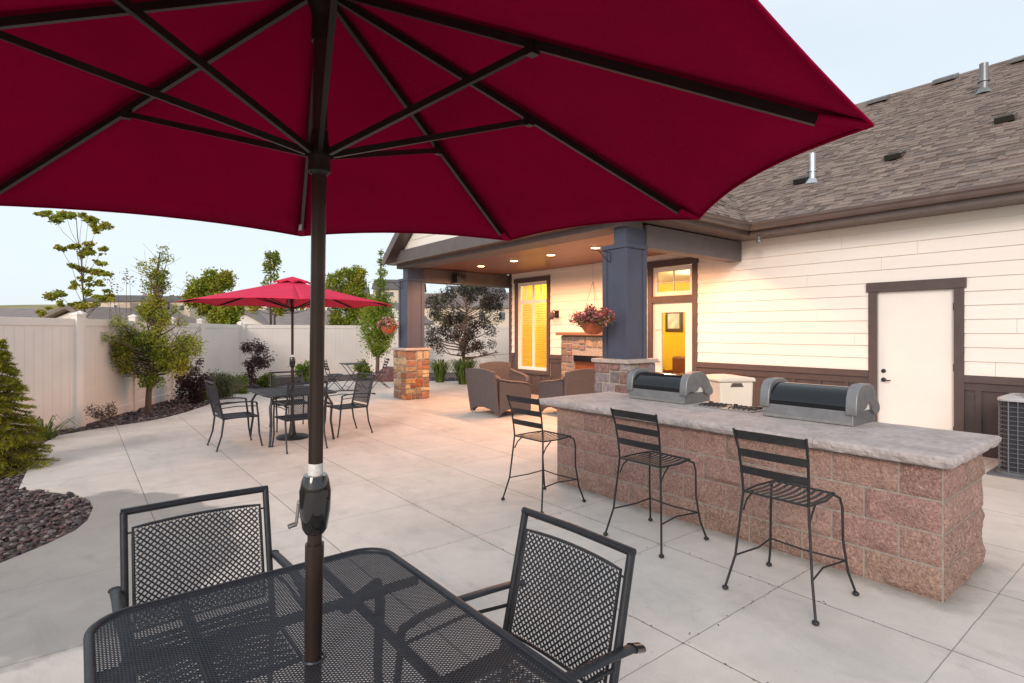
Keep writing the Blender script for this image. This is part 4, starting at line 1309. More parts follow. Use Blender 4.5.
# ---- bar stools
def make_stool():
    """front is +Y (towards the bar)"""
    t = thing('bar_stool', '', 'stool', (0, 0, 0), 0, 'black wrought iron bar stools at the counter')
    sw, z0 = .215, .63
    for s in (-1, 1):
        m = MB(); m.tube([(s * .19, .17, z0), (s * .215, .205, z0 - .02), (s * .225, .215, z0 - .08), (s * .228, .215, .35), (s * .245, .245, .15), (s * .275, .285, .02)], .008, n=8); lg = m.build('leg', M['iron'], t, smooth=True)
        m = MB(); m.ball((s * .275, .285, .014), .018, sc=(1.15, 1.15, .8)); m.build('foot', M['iron'], lg, smooth=True)
        m = MB(); m.tube([(s * .20, -.19, z0), (s * .215, -.205, .45), (s * .235, -.225, .22), (s * .275, -.275, .02)], .008, n=8); lg = m.build('leg', M['iron'], t, smooth=True)
        m = MB(); m.ball((s * .275, -.275, .014), .018, sc=(1.15, 1.15, .8)); m.build('foot', M['iron'], lg, smooth=True)
        m = MB(); m.tube([(s * .20, -.19, z0 - .12), (s * .20, -.15, z0 - .06), (s * .19, -.08, z0 - .012)], .006, n=6); m.build('brace', M['iron'], t, smooth=True)
    for s in (-1, 1): m = MB(); m.tube([(s * .20, -.19, z0), (s * .205, -.20, .75), (s * .212, -.225, .9), (s * .222, -.27, 1.035)], .008, n=8); m.build('back_post', M['iron'], t, smooth=True)
    for zc, hh in ((1.0, .054), (.885, .050), (.775, .050)):
        m = MB(); N_ = 10; vs = []; fs = []
        for i in range(N_ + 1):
            x = -.222 + .444 * i / N_; f = (zc - .63) / .405; yy = -.195 - .065 * f * f - .035 * (1 - (x / .222) ** 2); x *= .92 + .08 * f
            for dz, dy in ((-hh / 2, 0), (hh / 2, -.008), (hh / 2, -.013), (-hh / 2, -.005)): vs.append((x, yy + dy, zc + dz + .008 * (1 - (x / .222) ** 2)))
        for i in range(N_):
            for q in range(4): fs.append((i * 4 + q, i * 4 + (q + 1) % 4, (i + 1) * 4 + (q + 1) % 4, (i + 1) * 4 + q))
        fs += [(0, 1, 2, 3), (N_ * 4 + 3, N_ * 4 + 2, N_ * 4 + 1, N_ * 4)]
        m.add(vs, fs); m.build('back_slat', M['iron'], t, smooth=True)
    m = MB(); m.tube([(-.20, -.19, z0), (.20, -.19, z0), (.215, .0, z0), (.19, .19, z0 + .004), (-.19, .19, z0 + .004), (-.215, 0, z0), (-.20, -.19, z0)], .007, n=8)
    st = m.build('seat_frame', M['iron'], t, smooth=True)
    m = MB()
    for i in range(9):
        x = -.175 + .35 * i / 8
        pts = [(x, -.19, z0 + .004), (x, -.10, z0 - .004), (x, 0, z0 - .008), (x, .10, z0 - .004), (x, .19, z0 + .010)]
        for a, b in zip(pts, pts[1:]): m.bar(a, b, .020, .003)
    m.build('seat', M['iron'], t)
    m = MB(); m.tube([(-.237, -.227, .22), (.237, -.227, .22)], .006); m.build('stretcher', M['iron'], t, smooth=True) if False else None
    m = MB()
    for s in (-1, 1):
        m.tube([(s * .235, -.225, .22), (s * .20, 0, .225), (s * .235, .23, .22)], .006, n=6)
    m.tube([(-.235, .23, .22), (0, .19, .225), (.235, .23, .22)], .006, n=6)
    m.build('footrest', M['iron'], t, smooth=True)
    return t


bs = make_stool(); bs.location = (3.53, 1.66, 0); bs.rotation_euler = (0, 0, R(-90)); bs['label'] = 'black iron bar stool nearest the camera by the counter corner'
place(bs, (3.62, 2.76, 0), R(-91), 'black iron bar stool in the middle of the three at the counter')
place(bs, (3.55, 4.03, 0), R(-88), 'black iron bar stool at the far end of the counter')


# ---- wicker chairs
def make_wicker():
    """front +Y, built 0.8 m wide"""
    t = thing('wicker_armchair', '', 'armchair', (0, 0, 0), 0, 'woven wicker armchairs on the porch')
    arch = [(.34, .07), (.22, .13), (0, .155), (-.22, .13), (-.34, .07)]
    m = MB(); m.prism([(-.40, .02)] + [(-a, b) for a, b in arch] + [(.40, .02), (.42, .88), (.2, .915), (0, .925), (-.2, .915), (-.42, .88)], 'y', -.40, -.33)
    # lean the back
    m.v = [(x, y - .12 * max(0, z - .4) / .5, z) for x, y, z in m.v]; m.build('backrest', M['wicker'], t, bevel=.02)
    for s in (-1, 1):
        m = MB(); m.prism([(-.34, .02), (-.30, .07), (-.18, .13), (.0, .155), (.18, .13), (.30, .07), (.36, .02), (.40, .02), (.41, .55), (.36, .60), (.15, .64), (-.10, .66), (-.34, .70)], 'x', min(s * .33, s * .405), max(s * .33, s * .405)); m.build('side_panel', M['wicker'], t, bevel=.015)
        m = MB(); m.tube([(s * .37, .42, .50), (s * .37, .41, .575), (s * .37, .33, .62), (s * .37, .12, .655), (s * .37, -.12, .68), (s * .37, -.36, .73)], .045, n=10, flat=(1.1, .55)); m.build('armrest', M['wicker'], t, smooth=True)
    m = MB(); m.box(-.328, .328, -.325, .37, .30, .43); m.build('seat', M['wicker'], t, bevel=.03)
    m = MB(); m.prism([(-.328, .10)] + [(.22 * -1, .15), (0, .165), (.22, .15)] + [(.328, .10), (.328, .299), (-.328, .299)], 'y', .33, .36); m.build('front_panel', M['wicker'], t)
    for sx in (-1, 1):
        for sy in (-.37, .37):
            m = MB(); m.tube([(sx * .37, sy, .0), (sx * .37, sy, .06)], .014); m.build('foot', M['steel'], t)
    return t


wk = make_wicker(); wk.location = (6.66, 8.86, 0); wk.rotation_euler = (0, 0, R(-93)); wk.scale = (1.25, 1, 1); wk['label'] = 'grey wicker armchair seen from behind, nearest the far stone pier'
c_ = place(wk, (7.80, 10.18, 0), R(172), 'wicker armchair glowing orange under the porch lights by the tall window'); c_.scale = (1, 1, 1)
c_ = place(wk, (7.72, 8.02, 0), R(-4), 'wicker armchair in front of the fireplace, partly behind the counter end'); c_.scale = (1.05, 1, 1)


# ---- bistro set
def make_folding():
    t = thing('folding_chair', '', 'chair', (0, 0, 0), 0, 'folding metal bistro chairs by the fence')
    for s in (-1, 1):
        m = MB(); m.tube([(s * .19, .24, 0), (s * .19, -.02, .30), (s * .19, -.16, .47), (s * .19, -.26, .88)], .010, n=6); m.build('frame_bar', M['iron'], t, smooth=True)
        m = MB(); m.tube([(s * .17, -.30, 0), (s * .17, .18, .45)], .010, n=6); m.build('leg', M['iron'], t, smooth=True)
    m = MB()
    for i in range(6): m.box(-.19, .19, -.18 + .065 * i, -.18 + .065 * i + .05, .445, .457)
    m.build('seat', M['iron'], t)
    m = MB()
    for i in range(4): m.bar((-.19, -.18 - .058 * i * .6, .60 + .075 * i), (.19, -.18 - .058 * i * .6, .60 + .075 * i), .012, .05)
    m.build('backrest', M['iron'], t)
    m = MB(); m.tube([(-.17, -.2, .1), (.17, -.2, .1)], .007); m.build('stretcher', M['iron'], t)
    return t


def yaw_to(a, b): return math.atan2(b[1] - a[1], b[0] - a[0]) - math.pi / 2


tp = W2(354, 15.6); a1 = W2(334, 15.3); a2 = W2(378, 15.9)
fc = make_folding(); fc.location = (*a1, 0); fc.rotation_euler = (0, 0, yaw_to(a1, tp)); fc['label'] = 'grey folding chair just right of the foreground pole, beside the bistro table'
place(fc, (*a2, 0), yaw_to(a2, tp), 'grey folding chair to the right of the bistro table by the columnar tree')
t = thing('bistro_table', 'small square folding bistro table with crossed legs near the fence', 'table', (*tp, 0), yaw_to(a1, tp))
mb = MB(); mb.box(-.33, .33, -.33, .33, .72, .74); mb.build('tabletop', M['iron'], t)
for s in (-1, 1):
    for k in (-1, 1):
        mb = MB(); mb.tube([(s * .27, k * .28, 0), (s * .27, -k * .28, .72)], .010, n=6); mb.build('leg', M['iron'], t)
mb = MB(); mb.tube([(-.27, .2, .1), (.27, .2, .1)], .008); mb.tube([(-.27, -.2, .1), (.27, -.2, .1)], .008); mb.build('stretcher', M['iron'], t)

# ================================================================== PLANTS
def leaf_mesh(name, centers, radii_, n, size, pal, m, parent, flat=1.0, shell=.35, aspect=.5, droop=0, up=.3):
    """n leaves spread through several blobs"""
    centers = np.array(centers, float); radii_ = np.array(radii_, float)
    if radii_.ndim == 1: radii_ = np.repeat(radii_[:, None], 3, 1) * np.array([1, 1, flat])
    vol = radii_.prod(1) ** (2 / 3); pr = vol / vol.sum()
    idx = rng.choice(len(centers), n, p=pr)
    d = rng.normal(size=(n, 3)); d /= np.linalg.norm(d, axis=1)[:, None]
    rr = rng.uniform(shell, 1, n) ** .6 * (.75 + np.abs(rng.normal(size=n)) * .38)
    pos = centers[idx] + d * rr[:, None] * radii_[idx]
    ax_ = rng.normal(size=(n, 3)); ax_[:, 2] = ax_[:, 2] * .6 - droop; ax_ /= np.linalg.norm(ax_, axis=1)[:, None]
    nn = rng.normal(size=(n, 3)); nn[:, 2] += up; b = np.cross(ax_, nn); b /= (np.linalg.norm(b, axis=1)[:, None] + 1e-9)
    s = size * rng.uniform(.6, 1.3, (n, 1))
    V = np.stack([pos - ax_ * s * .5, pos + b * s * aspect * .5, pos + ax_ * s * .5, pos - b * s * aspect * .5], 1).reshape(-1, 3)
    F = np.arange(n * 4).reshape(-1, 4)
    pal = np.array(pal); cb = pal[rng.integers(0, len(pal), len(centers))][idx] * .5 + pal[rng.integers(0, len(pal), n)] * .5
    c = cb * rng.uniform(.7, 1.3, (n, 1))
    return fast_mesh(name, V, F, c, m, parent)


def branches(mb, base, top, targets, r0, wob=.05, twigs=0):
    base = Vector(base); top = Vector(top); rs = random.Random(len(targets) * 7 + int(base.x * 100))
    N_ = 8; pts = []
    for i in range(N_ + 1):
        f = i / N_; p = base.lerp(top, f) + Vector((rs.uniform(-1, 1), rs.uniform(-1, 1), 0)) * wob * (1 if 0 < i < N_ else 0); pts.append(p)
    mb.tube(pts, [r0 * (1 - .8 * i / N_) for i in range(N_ + 1)], n=8)
    for tg in targets:
        tg = Vector(tg); hgt = min(max((tg.z - base.z) * .82 / max(top.z - base.z, .1), .12), .95)
        i = hgt * N_; k = min(int(i), N_ - 1); s = pts[k].lerp(pts[k + 1], i - k); rr = r0 * (1 - .8 * hgt) * .55
        md = s.lerp(tg, .5) + Vector((0, 0, -.06 * (tg - s).length)) + Vector((rs.uniform(-1, 1), rs.uniform(-1, 1), 0)) * wob
        mb.tube([s, md, tg], [rr, rr * .7, rr * .3], n=5)
        for q in range(twigs):
            e = tg + Vector((rs.gauss(0, 1), rs.gauss(0, 1), rs.gauss(.3, 1))) * .22 * (tg - s).length
            mb.tube([md.lerp(tg, rs.random()), e], [rr * .35, rr * .12], n=4)


GREEN = [(.19, .26, .02), (.25, .30, .03), (.14, .21, .02), (.33, .33, .035)]
YGREEN = [(.37, .39, .03), (.26, .33, .03), (.45, .40, .035), (.19, .25, .02), (.40, .30, .03)]
PURP = [(.075, .03, .04), (.05, .022, .03), (.11, .05, .055), (.04, .03, .03)]


def fence_d(px):
    k = (px - 512) / 553; dx, dy = .618 + k * .786, .786 - k * .618
    for (x1, y1), (x2, y2) in zip(fence_pts, fence_pts[1:]):
        ex, ey = x2 - x1, y2 - y1; det = dx * -ey + dy * ex
        if abs(det) < 1e-9: continue
        t_ = (x1 * -ey + y1 * ex) / det; u_ = (dx * y1 - dy * x1) / det
        if t_ > 0 and -.001 <= u_ <= 1.001: return t_
    return 99


def tree(name, label, cat, px, py, d, blobs, nleaf, size, pal, r0, top=None, bstep=1, depth=.8, group=None, flat=1, aspect=.55, twigs=2, wob=.04, **k):
    """blobs (px,py,r_px[,r_z_px]) read at distance d, spread in real depth"""
    b = P(px, py, d); b.z = min(b.z, -.03) if d < 24 else b.z
    t = thing(name, label, cat, b, 0, group)
    rs = random.Random(int(px * 13 + d * 7))
    cs = []; rr = []
    for q in blobs:
        off = rs.uniform(-1, 1) * depth * q[2] / 553 * d
        fd = fence_d(q[0]); d2 = d + off
        if d < fence_d(px) and q[1] > 312: d2 = min(d2, fd - q[2] / 553 * d * 1.25 - .12)
        c = P(q[0], q[1], d2); cs.append(tuple(c - b)); r_ = q[2] / 553 * d
        rz = (q[3] if len(q) > 3 else q[2] * flat) / 553 * d; rr.append((r_, r_, rz))
    tp_ = top if top else (blobs[0][0], blobs[0][1])
    tp3 = P(tp_[0], tp_[1], d) - b
    m = MB(); branches(m, (0, 0, 0), tp3, cs[::bstep], r0, wob, twigs)
    m.build('trunk', M['bark'], t, smooth=True)
    leaf_mesh('crown', cs, rr, nleaf, size, pal, M['leaf'], t, aspect=aspect, **k)
    return t


# trees behind the fence
rs = random.Random(4)
mp = []
for q in [(88, 219, 11), (60, 217, 13), (42, 214, 8), (76, 214, 10), (94, 229, 12), (72, 246, 9), (58, 247, 7), (88, 246, 10), (100, 250, 7), (84, 256, 9), (100, 264, 7), (72, 267, 6), (86, 270, 9), (104, 272, 9), (88, 279, 7), (76, 285, 7), (98, 284, 8), (86, 292, 8), (56, 298, 12), (44, 310, 8), (62, 305, 8), (100, 299, 10), (112, 295, 7), (88, 305, 11)]:
    for _ in range(4): mp.append((q[0] + rs.gauss(0, .5) * q[2], q[1] + rs.gauss(0, 2.0), q[2] * rs.uniform(.28, .5), q[2] * rs.uniform(.16, .30)))
tree('maple_tree', 'sparse tiered young maple rising above the left fence', 'tree', 92, 335, 12.4, mp,
     6500, .068, YGREEN, .03, bstep=4, top=(76, 212), depth=4, aspect=.75, group='trees beyond the fence', wob=.03, twigs=0, up=1.2)


def ball_blobs(cx, cy, rx, ry, n, rmin, rmax, seed):
    r_ = random.Random(seed); o = []
    for _ in range(n):
        a = r_.uniform(0, 6.28); q = r_.random() ** .5; o.append((cx + rx * q * math.cos(a), cy + ry * q * math.sin(a), r_.uniform(rmin, rmax)))
    return o


tree('round_tree', 'rounded green tree beyond the fence, left of the far umbrella canopy', 'tree', 216, 345, 22, ball_blobs(216, 300, 24, 26, 34, 5, 9, 1), 19000, .11, YGREEN + GREEN, .1, top=(216, 275), group='trees beyond the fence', twigs=1)
tree('slim_tree', 'slender sparse tree top showing just above the far umbrella canopy', 'tree', 271, 345, 24, ball_blobs(271, 262, 6, 13, 14, 3, 5, 2) + ball_blobs(272, 285, 8, 12, 8, 3, 5, 3), 1100, .14, GREEN, .06, top=(270, 250), group='trees beyond the fence')
tree('bushy_tree', 'bushy yellow-green tree beyond the fence just right of the foreground pole', 'tree', 349, 350, 27, ball_blobs(340, 300, 14, 28, 22, 5, 8, 5) + ball_blobs(358, 300, 12, 30, 22, 4, 8, 6) + [(350, 275, 6), (357, 270, 5), (345, 272, 5)], 17000, .125, YGREEN + GREEN, .12, top=(350, 272), group='trees beyond the fence', twigs=1)
tree('hedge_tree', 'low round yellow-green tree under the far umbrella beyond the fence', 'tree', 275, 345, 26, ball_blobs(272, 303, 24, 9, 16, 4, 7, 8) + ball_blobs(312, 304, 16, 8, 10, 4, 7, 9), 3500, .16, YGREEN, .08, top=(275, 300), group='trees beyond the fence', twigs=1)
# columnar tree inside the fence
tree('columnar_tree', 'narrow columnar tree growing in the bed beside the hanging orange pot', 'tree', 377, 380, 18.6,
     [(381, 253, 3), (381, 262, 4), (382, 272, 5), (381, 283, 6), (382, 295, 8), (377, 306, 11), (384, 306, 9), (374, 316, 13), (386, 318, 11), (372, 328, 13), (386, 330, 11), (376, 340, 13), (382, 344, 10), (378, 350, 8)],
     15000, .066, [(.20, .28, .02), (.28, .34, .03), (.13, .20, .015)], .07, top=(381, 252), depth=.5, wob=.02)
# tall shrub left
tree('tall_bush', 'tall leafy bush with a dense round base and thin upright top', 'bush', 148, 412, 11.1,
     ball_blobs(152, 316, 17, 14, 20, 5, 9, 14) + ball_blobs(158, 285, 10, 20, 12, 4, 6, 15) + [(110, 338, 6), (163, 250, 5), (157, 262, 7), (168, 258, 5), (142, 266, 6), (150, 272, 7), (160, 276, 6), (148, 286, 7), (163, 290, 4), (154, 298, 7), (150, 310, 8), (158, 318, 9)] +
     ball_blobs(152, 345, 42, 16, 44, 5, 10, 11) + ball_blobs(150, 358, 34, 18, 26, 6, 11, 12) + ball_blobs(148, 376, 18, 8, 8, 5, 8, 13) + [(118, 322, 7), (126, 330, 7), (182, 322, 6), (192, 342, 7), (176, 310, 5)],
     24000, .046, YGREEN + GREEN + [(.20, .12, .05)], .06, top=(160, 252), depth=1.0, wob=.03, twigs=3)
m_ = thing('bare_shrub', 'thin twiggy shrub growing against the fence right of the maple', 'shrub', P(124, 400, 11.8), 0)
mb = MB(); rs = random.Random(9); b0 = P(124, 400, 11.8)
tips_ = []
for k in range(16):
    tp_ = P(rs.uniform(108, 200), rs.uniform(275, 322), 12.6 + rs.uniform(-.3, .3)) - b0
    mb.tube([(0, 0, -.1), tp_ * .5 + Vector((rs.uniform(-.1, .1), 0, 0)), tp_], [.012, .007, .003], n=4); tips_.append(tuple(tp_))
mb.build('stem', M['bark'], m_)
leaf_mesh('foliage', tips_, [.13] * len(tips_), 380, .06, [(.2, .12, .08), (.15, .15, .06)], M['leaf'], m_)
# purple shrubs
tree('purple_shrub', 'dark purple shrub in the bed right of the tall leafy bush', 'shrub', 190, 404, 12.6, ball_blobs(191, 383, 15, 17, 24, 4, 8, 21) + [(200, 362, 4), (186, 366, 5)], 3800, .055, PURP, .025, top=(191, 368), group='dark purple shrubs by the fence', twigs=3)
tree('purple_shrub', 'dark purple arching shrub against the far fence above the round green shrubs', 'shrub', 250, 391, 15.6, ball_blobs(254, 352, 10, 9, 12, 3, 6, 22) + ball_blobs(262, 362, 7, 9, 8, 3, 6, 23) + ball_blobs(249, 374, 6, 12, 9, 3, 5, 24), 2600, .065, PURP, .03, top=(252, 345), group='dark purple shrubs by the fence', twigs=3)
tree('lavender_bush', 'soft grey-green lavender bush at the patio edge', 'bush', 224, 402, 13.6, ball_blobs(222, 386, 15, 10, 22, 5, 8, 31), 6500, .10, [(.13, .15, .07), (.10, .13, .05), (.17, .18, .09)], .02, top=(222, 380), aspect=.12, twigs=2, up=0, droop=-1.2)
shr = [('round_shrub', 'round green shrub at the foot of the arching purple shrub', 266, 391, 16.2, 267, 380, 9, 7, .07),
       ('round_shrub', 'yellow-green shrub between the lavender and the arching purple shrub', 243, 397, 14.6, 240, 385, 6, 10, .07),
       ('round_shrub', 'green shrub in the bed behind the bistro table', 360, 381, 18.4, 361, 369, 8, 7, .08),
       ('round_shrub', 'small green shrub just left of the foreground pole by the fence', 306, 388, 17.2, 305, 370, 6, 9, .08),
       ('round_shrub', 'low bright green shrub left below the lavender bush', 205, 405, 12.8, 206, 396, 7, 5, .06),
       ('round_shrub', 'small green tuft at the foot of the dark purple tree', 484, 384, 18.0, 482, 377, 7, 4, .08)]
for i, (nm, lb, px, py, d, cx, cy, rx, ry, sz) in enumerate(shr):
    tree(nm, lb, 'shrub', px, py, d, ball_blobs(cx, cy, rx, ry, 12, 3, 5, 40 + i), 1700, sz, [(.15, .22, .025), (.11, .17, .02), (.22, .28, .03)], .02, top=(cx, cy), group='round green shrubs in the beds', twigs=1)
# dark purple tree beyond the porch
tree('plum_tree', 'dark purple leaved tree seen through the open porch bay', 'tree', 463, 383, 17.6,
     ball_blobs(466, 305, 38, 20, 40, 4, 8, 51) + ball_blobs(462, 335, 32, 18, 30, 4, 8, 52) + [(432, 300, 6), (502, 296, 6), (498, 318, 6), (430, 330, 5), (492, 344, 5), (440, 350, 5), (486, 354, 3), (496, 352, 2)],
     17000, .058, [(.05, .04, .045), (.035, .03, .035), (.075, .05, .055), (.05, .05, .03), (.10, .11, .02)], .07, top=(466, 290), depth=1.1, twigs=3, wob=.05)


# blade clumps
def clump(name, label, px, py, d, rx, h, n, pal, wd=.012, group=None, cat='grass clump', lean=.6):
    b = P(px, py, d); b.z = -.04; t = thing(name, label, cat, b, 0, group); V = []; F = []; C_ = []
    rs = random.Random(px)
    for k in range(n):
        a = rs.uniform(0, 6.28); q = rs.random() * .3 * rx; o_ = Vector((q * math.cos(a), q * math.sin(a), 0)); hh = h * rs.uniform(.6, 1.1); ln = rs.uniform(.1, lean) * rx * 1.6
        a += rs.uniform(-.4, .4); dv = Vector((math.cos(a), math.sin(a), 0)); sdv = Vector((-dv.y, dv.x, 0)) * wd
        pts = [o_, o_ + dv * ln * .3 + Vector((0, 0, hh * .6)), o_ + dv * ln * .75 + Vector((0, 0, hh)), o_ + dv * ln * 1.15 + Vector((0, 0, hh * (.95 - .35 * ln / rx)))]
        i0 = len(V); c = pal[rs.randrange(len(pal))]
        for j, p in enumerate(pts):
            ww = (1, 1, .7, .08)[j]; V += [tuple(p - sdv * ww), tuple(p + sdv * ww)]
        for j in range(3): F.append((i0 + 2 * j, i0 + 2 * j + 1, i0 + 2 * j + 3, i0 + 2 * j + 2)); C_.append(c)
    fast_mesh('blades', np.array(V), np.array(F), np.array(C_), M['leaf'], t)


GB = [(.09, .15, .02), (.13, .19, .03), (.06, .10, .015)]
clump('grass_clump', 'green grassy clump right of the far stone pier', 440, 383, 17.8, .42, .72, 260, GB, .012, 'grassy clumps under the plum tree')
clump('grass_clump', 'green grassy clump at the trunk of the dark purple tree', 464, 383, 17.2, .55, .78, 300, GB, .012, 'grassy clumps under the plum tree')
clump('daylily', 'arching strappy green leaves beside the spruce', 44, 441, 8.4, .34, .36, 46, [(.14, .19, .03), (.10, .15, .02)], .010, None, 'plant', 1.0)
# twiggy dwarf shrub
tree('dwarf_shrub', 'low reddish twiggy shrub in the gravel before the tall fence post', 'shrub', 102, 425, 9.4, ball_blobs(102, 412, 15, 7, 16, 3, 6, 61), 900, .04, [(.14, .07, .06), (.11, .09, .06), (.08, .06, .05)], .012, top=(102, 408), twigs=8, aspect=.35)

# spruce
b = P(-6, 462, 6.6); b.z = -.04
t = thing('spruce_tree', 'young green spruce with drooping tiers at the left edge', 'tree', b)
mb = MB(); mb.tube([(0, 0, -.05), (0, 0, 1.62)], [.045, .008], n=8); V = []; C_ = []
rs = random.Random(77); cl = []
for L_ in range(20):
    f = L_ / 19; z = .10 + 1.42 * f; rad = .46 * (1 - f) ** .85 + .06
    for k in range(int(17 - 8 * f)):
        a = rs.uniform(0, 6.28); rr = rad * rs.uniform(.8, 1.12); e = Vector((rr * math.cos(a), rr * math.sin(a), z - .10 * rr / .5 + rs.uniform(-.03, .05)))
        s = Vector((0, 0, z + .02)); mb.tube([s, s.lerp(e, .5) + Vector((0, 0, .02)), e], [.010, .007, .003], n=4)
        for q in range(12):
            g = .22 + .8 * q / 11; c = s.lerp(e, g)
            for sgn in (-1, 1):
                cl.append((c, (e - s).normalized(), sgn, rad))
mb.build('trunk', M['bark'], t, smooth=True)
for c, dv, sgn, rad in cl:
    sdv = Vector((-dv.y, dv.x, 0)); tip = c + (dv * .6 + sdv * sgn * .8).normalized() * .08
    for q in range(9):
        h = c.lerp(tip, rs.random()); nd = Vector((rs.gauss(0, 1), rs.gauss(0, 1), rs.gauss(.1, 1))).normalized() * .6 + dv * .6; nd = nd.normalized() * rs.uniform(.026, .046)
        w_ = nd.cross(Vector((rs.random(), rs.random(), rs.random()))).normalized() * .0042
        V += [tuple(h - w_), tuple(h + w_), tuple(h + nd + w_ * .4), tuple(h + nd - w_ * .4)]
        C_.append(random.choice([(.30, .28, .02), (.20, .22, .02), (.38, .33, .02), (.13, .15, .015)]))
fast_mesh('crown', np.array(V), np.arange(len(V)).reshape(-1, 4), np.array(C_), M['leaf'], t)

# boulder
b = P(388, 381, 18.3)
mb = MB(); v0, f0 = ico()
import bmesh as _bm
bm_ = _bm.new(); _bm.ops.create_icosphere(bm_, subdivisions=3, radius=1)
for v in bm_.verts:
    k = 1 + .25 * noise.noise(v.co * 1.7) + .06 * noise.noise(v.co * 6); v.co = Vector((v.co.x * .42 * k, v.co.y * .36 * k, max(v.co.z, -.4) * .40 * k))
me = bpy.data.meshes.new('boulder'); bm_.to_mesh(me); bm_.free(); me.materials.append(M['boulder'])
o = bpy.data.objects.new('boulder', me); COL.objects.link(o); o.location = (b.x, b.y, .08); tag(o, 'maroon boulder in the gravel beside the far stone pier', 'rock')


# ---- hanging baskets
def basket(label, loc, hang, pal, n, spread, pot='terra'):
    t = thing('hanging_basket', label, 'flower basket', loc, 0, 'flower baskets hung from the porch columns')
    m = MB(); m.lathe([(.05, -.15), (.12, -.12), (.165, -.05), (.18, .03), (.185, .04), (.17, .042), (.165, .02)], n=20); m.build('pot', M[pot], t, smooth=True)
    m = MB()
    for k in range(3):
        a = k * 2.09; m.tube([(.17 * math.cos(a), .17 * math.sin(a), .04), (0, 0, .62)], .0025, n=4)
    m.tube([(0, 0, .62), (.004, 0, hang)], .003, n=4); m.build('chain', M['iron'], t)
    cs = []; rs = random.Random(n)
    for k in range(22):
        a = rs.uniform(0, 6.28); q = rs.random() ** .5 * spread; cs.append((q * math.cos(a), q * math.sin(a), .06 + .2 * (1 - q / spread) * rs.uniform(.5, 1) - .05 * (q / spread) ** 3))
    leaf_mesh('foliage', cs, [.07] * len(cs), 900, .045, [(.09, .13, .03), (.12, .15, .05), (.06, .09, .02)], M['leaf'], t)
    fo = leaf_mesh('flowers', [(x * 1.08, y * 1.08, z + .03) for x, y, z in cs], [.07] * len(cs), n, .032, pal, M['petal'], t, aspect=1.0, shell=.8); fo['kind'] = 'stuff'
    return t


basket('hanging basket of pink and red flowers on the near slate column', (5.86, 5.56, 1.75), 1.08, [(.42, .03, .06), (.5, .12, .16), (.28, .02, .10), (.6, .36, .3), (.55, .12, .04), (.2, .02, .06)], 900, .31)
basket('orange hanging pot of pink flowers beyond the far porch column', (5.86, 12.25, 1.73), 1.09, [(.6, .25, .28), (.7, .45, .42), (.5, .1, .12)], 480, .22)
for (y0, lb) in ((5.56, 'black iron hook bracket on the near slate column'), (12.25, 'black iron hook bracket on the far porch column')):
    t = thing('plant_bracket', lb, 'bracket', (6.228, y0, 2.8), 0, 'iron plant brackets on the columns')
    mb = MB(); mb.tube([(-.37, 0, .06), (-.38, 0, .025), (-.36, 0, .02), (0, 0, .02), (0, 0, -.13), (-.05, 0, -.11), (-.24, 0, .012)], .006); mb.build('arm', M['iron'], t, smooth=True)

# ================================================================== NEIGHBOURHOOD
roofm = {k: mat('roof_' + k, c, .9, 0, .2, 3, bump=.4, bscale=12) for k, c in dict(grey=(.22, .185, .175), brown=(.19, .15, .135), dark=(.11, .10, .10)).items()}
wallm = {k: mat('wall_' + k, c, .8, 0, .06, 1) for k, c in dict(cream=(.62, .52, .42), white=(.75, .70, .66), tan=(.48, .37, .29), pink=(.60, .46, .40)).items()}
M['win'] = mat('far_window', (.10, .11, .13), .2, 0, .1, 1)


def house(label, px, d, base, eave, ridge, w_, dp, rz, wm, rm, name='house'):
    p = P(px, 331, d); gz = base
    t = thing(name, label, 'house', (p.x, p.y, gz), rz - YAW, 'houses beyond the fence')
    h = eave - gz; r_ = ridge - gz; ov = .35
    m = MB(); m.box(-w_ / 2, w_ / 2, -dp / 2, dp / 2, -1.5, h)
    m.prism([(-dp / 2, h), (0, r_ - .12), (dp / 2, h)], 'x', -w_ / 2, w_ / 2); m.build('wall', wallm[wm], t)
    m = MB(); sl_ = (r_ - h) / (dp / 2)
    m.prism([(-dp / 2 - ov, h - sl_ * ov), (0, r_), (dp / 2 + ov, h - sl_ * ov), (dp / 2 + ov, h - sl_ * ov + .16), (0, r_ + .17), (-dp / 2 - ov, h - sl_ * ov + .16)], 'x', -w_ / 2 - ov, w_ / 2 + ov)
    rf_ = m.build('roof', roofm[rm], t)
    m = MB(); m.box(w_ * .2, w_ * .2 + .5, dp * .12, dp * .12 + .5, h, r_ + .5); m.build('chimney', wallm['tan'], rf_)
    n = max(2, int(w_ / 3))
    for i in range(n):
        x = -w_ / 2 + w_ * (i + .5) / n
        m = MB(); m.box(x - .55, x + .55, -dp / 2 - .04, -dp / 2 - .005, max(h - 2.0, .3), h - .7)
        f = m.build('window_frame', wallm['white'], t)
        m = MB(); m.box(x - .46, x + .46, -dp / 2 - .06, -dp / 2 - .041, max(h - 2.0, .3) + .09, h - .79); m.build('pane', M['win'], f)
    for s in (-1, 1):
        m = MB(); x = s * (w_ / 2 + .005); m.box(min(x, x + s * .04), max(x, x + s * .04), -.6, .6, max(h - 1.9, .3), h - .7); m.build('window', M['win'], t)


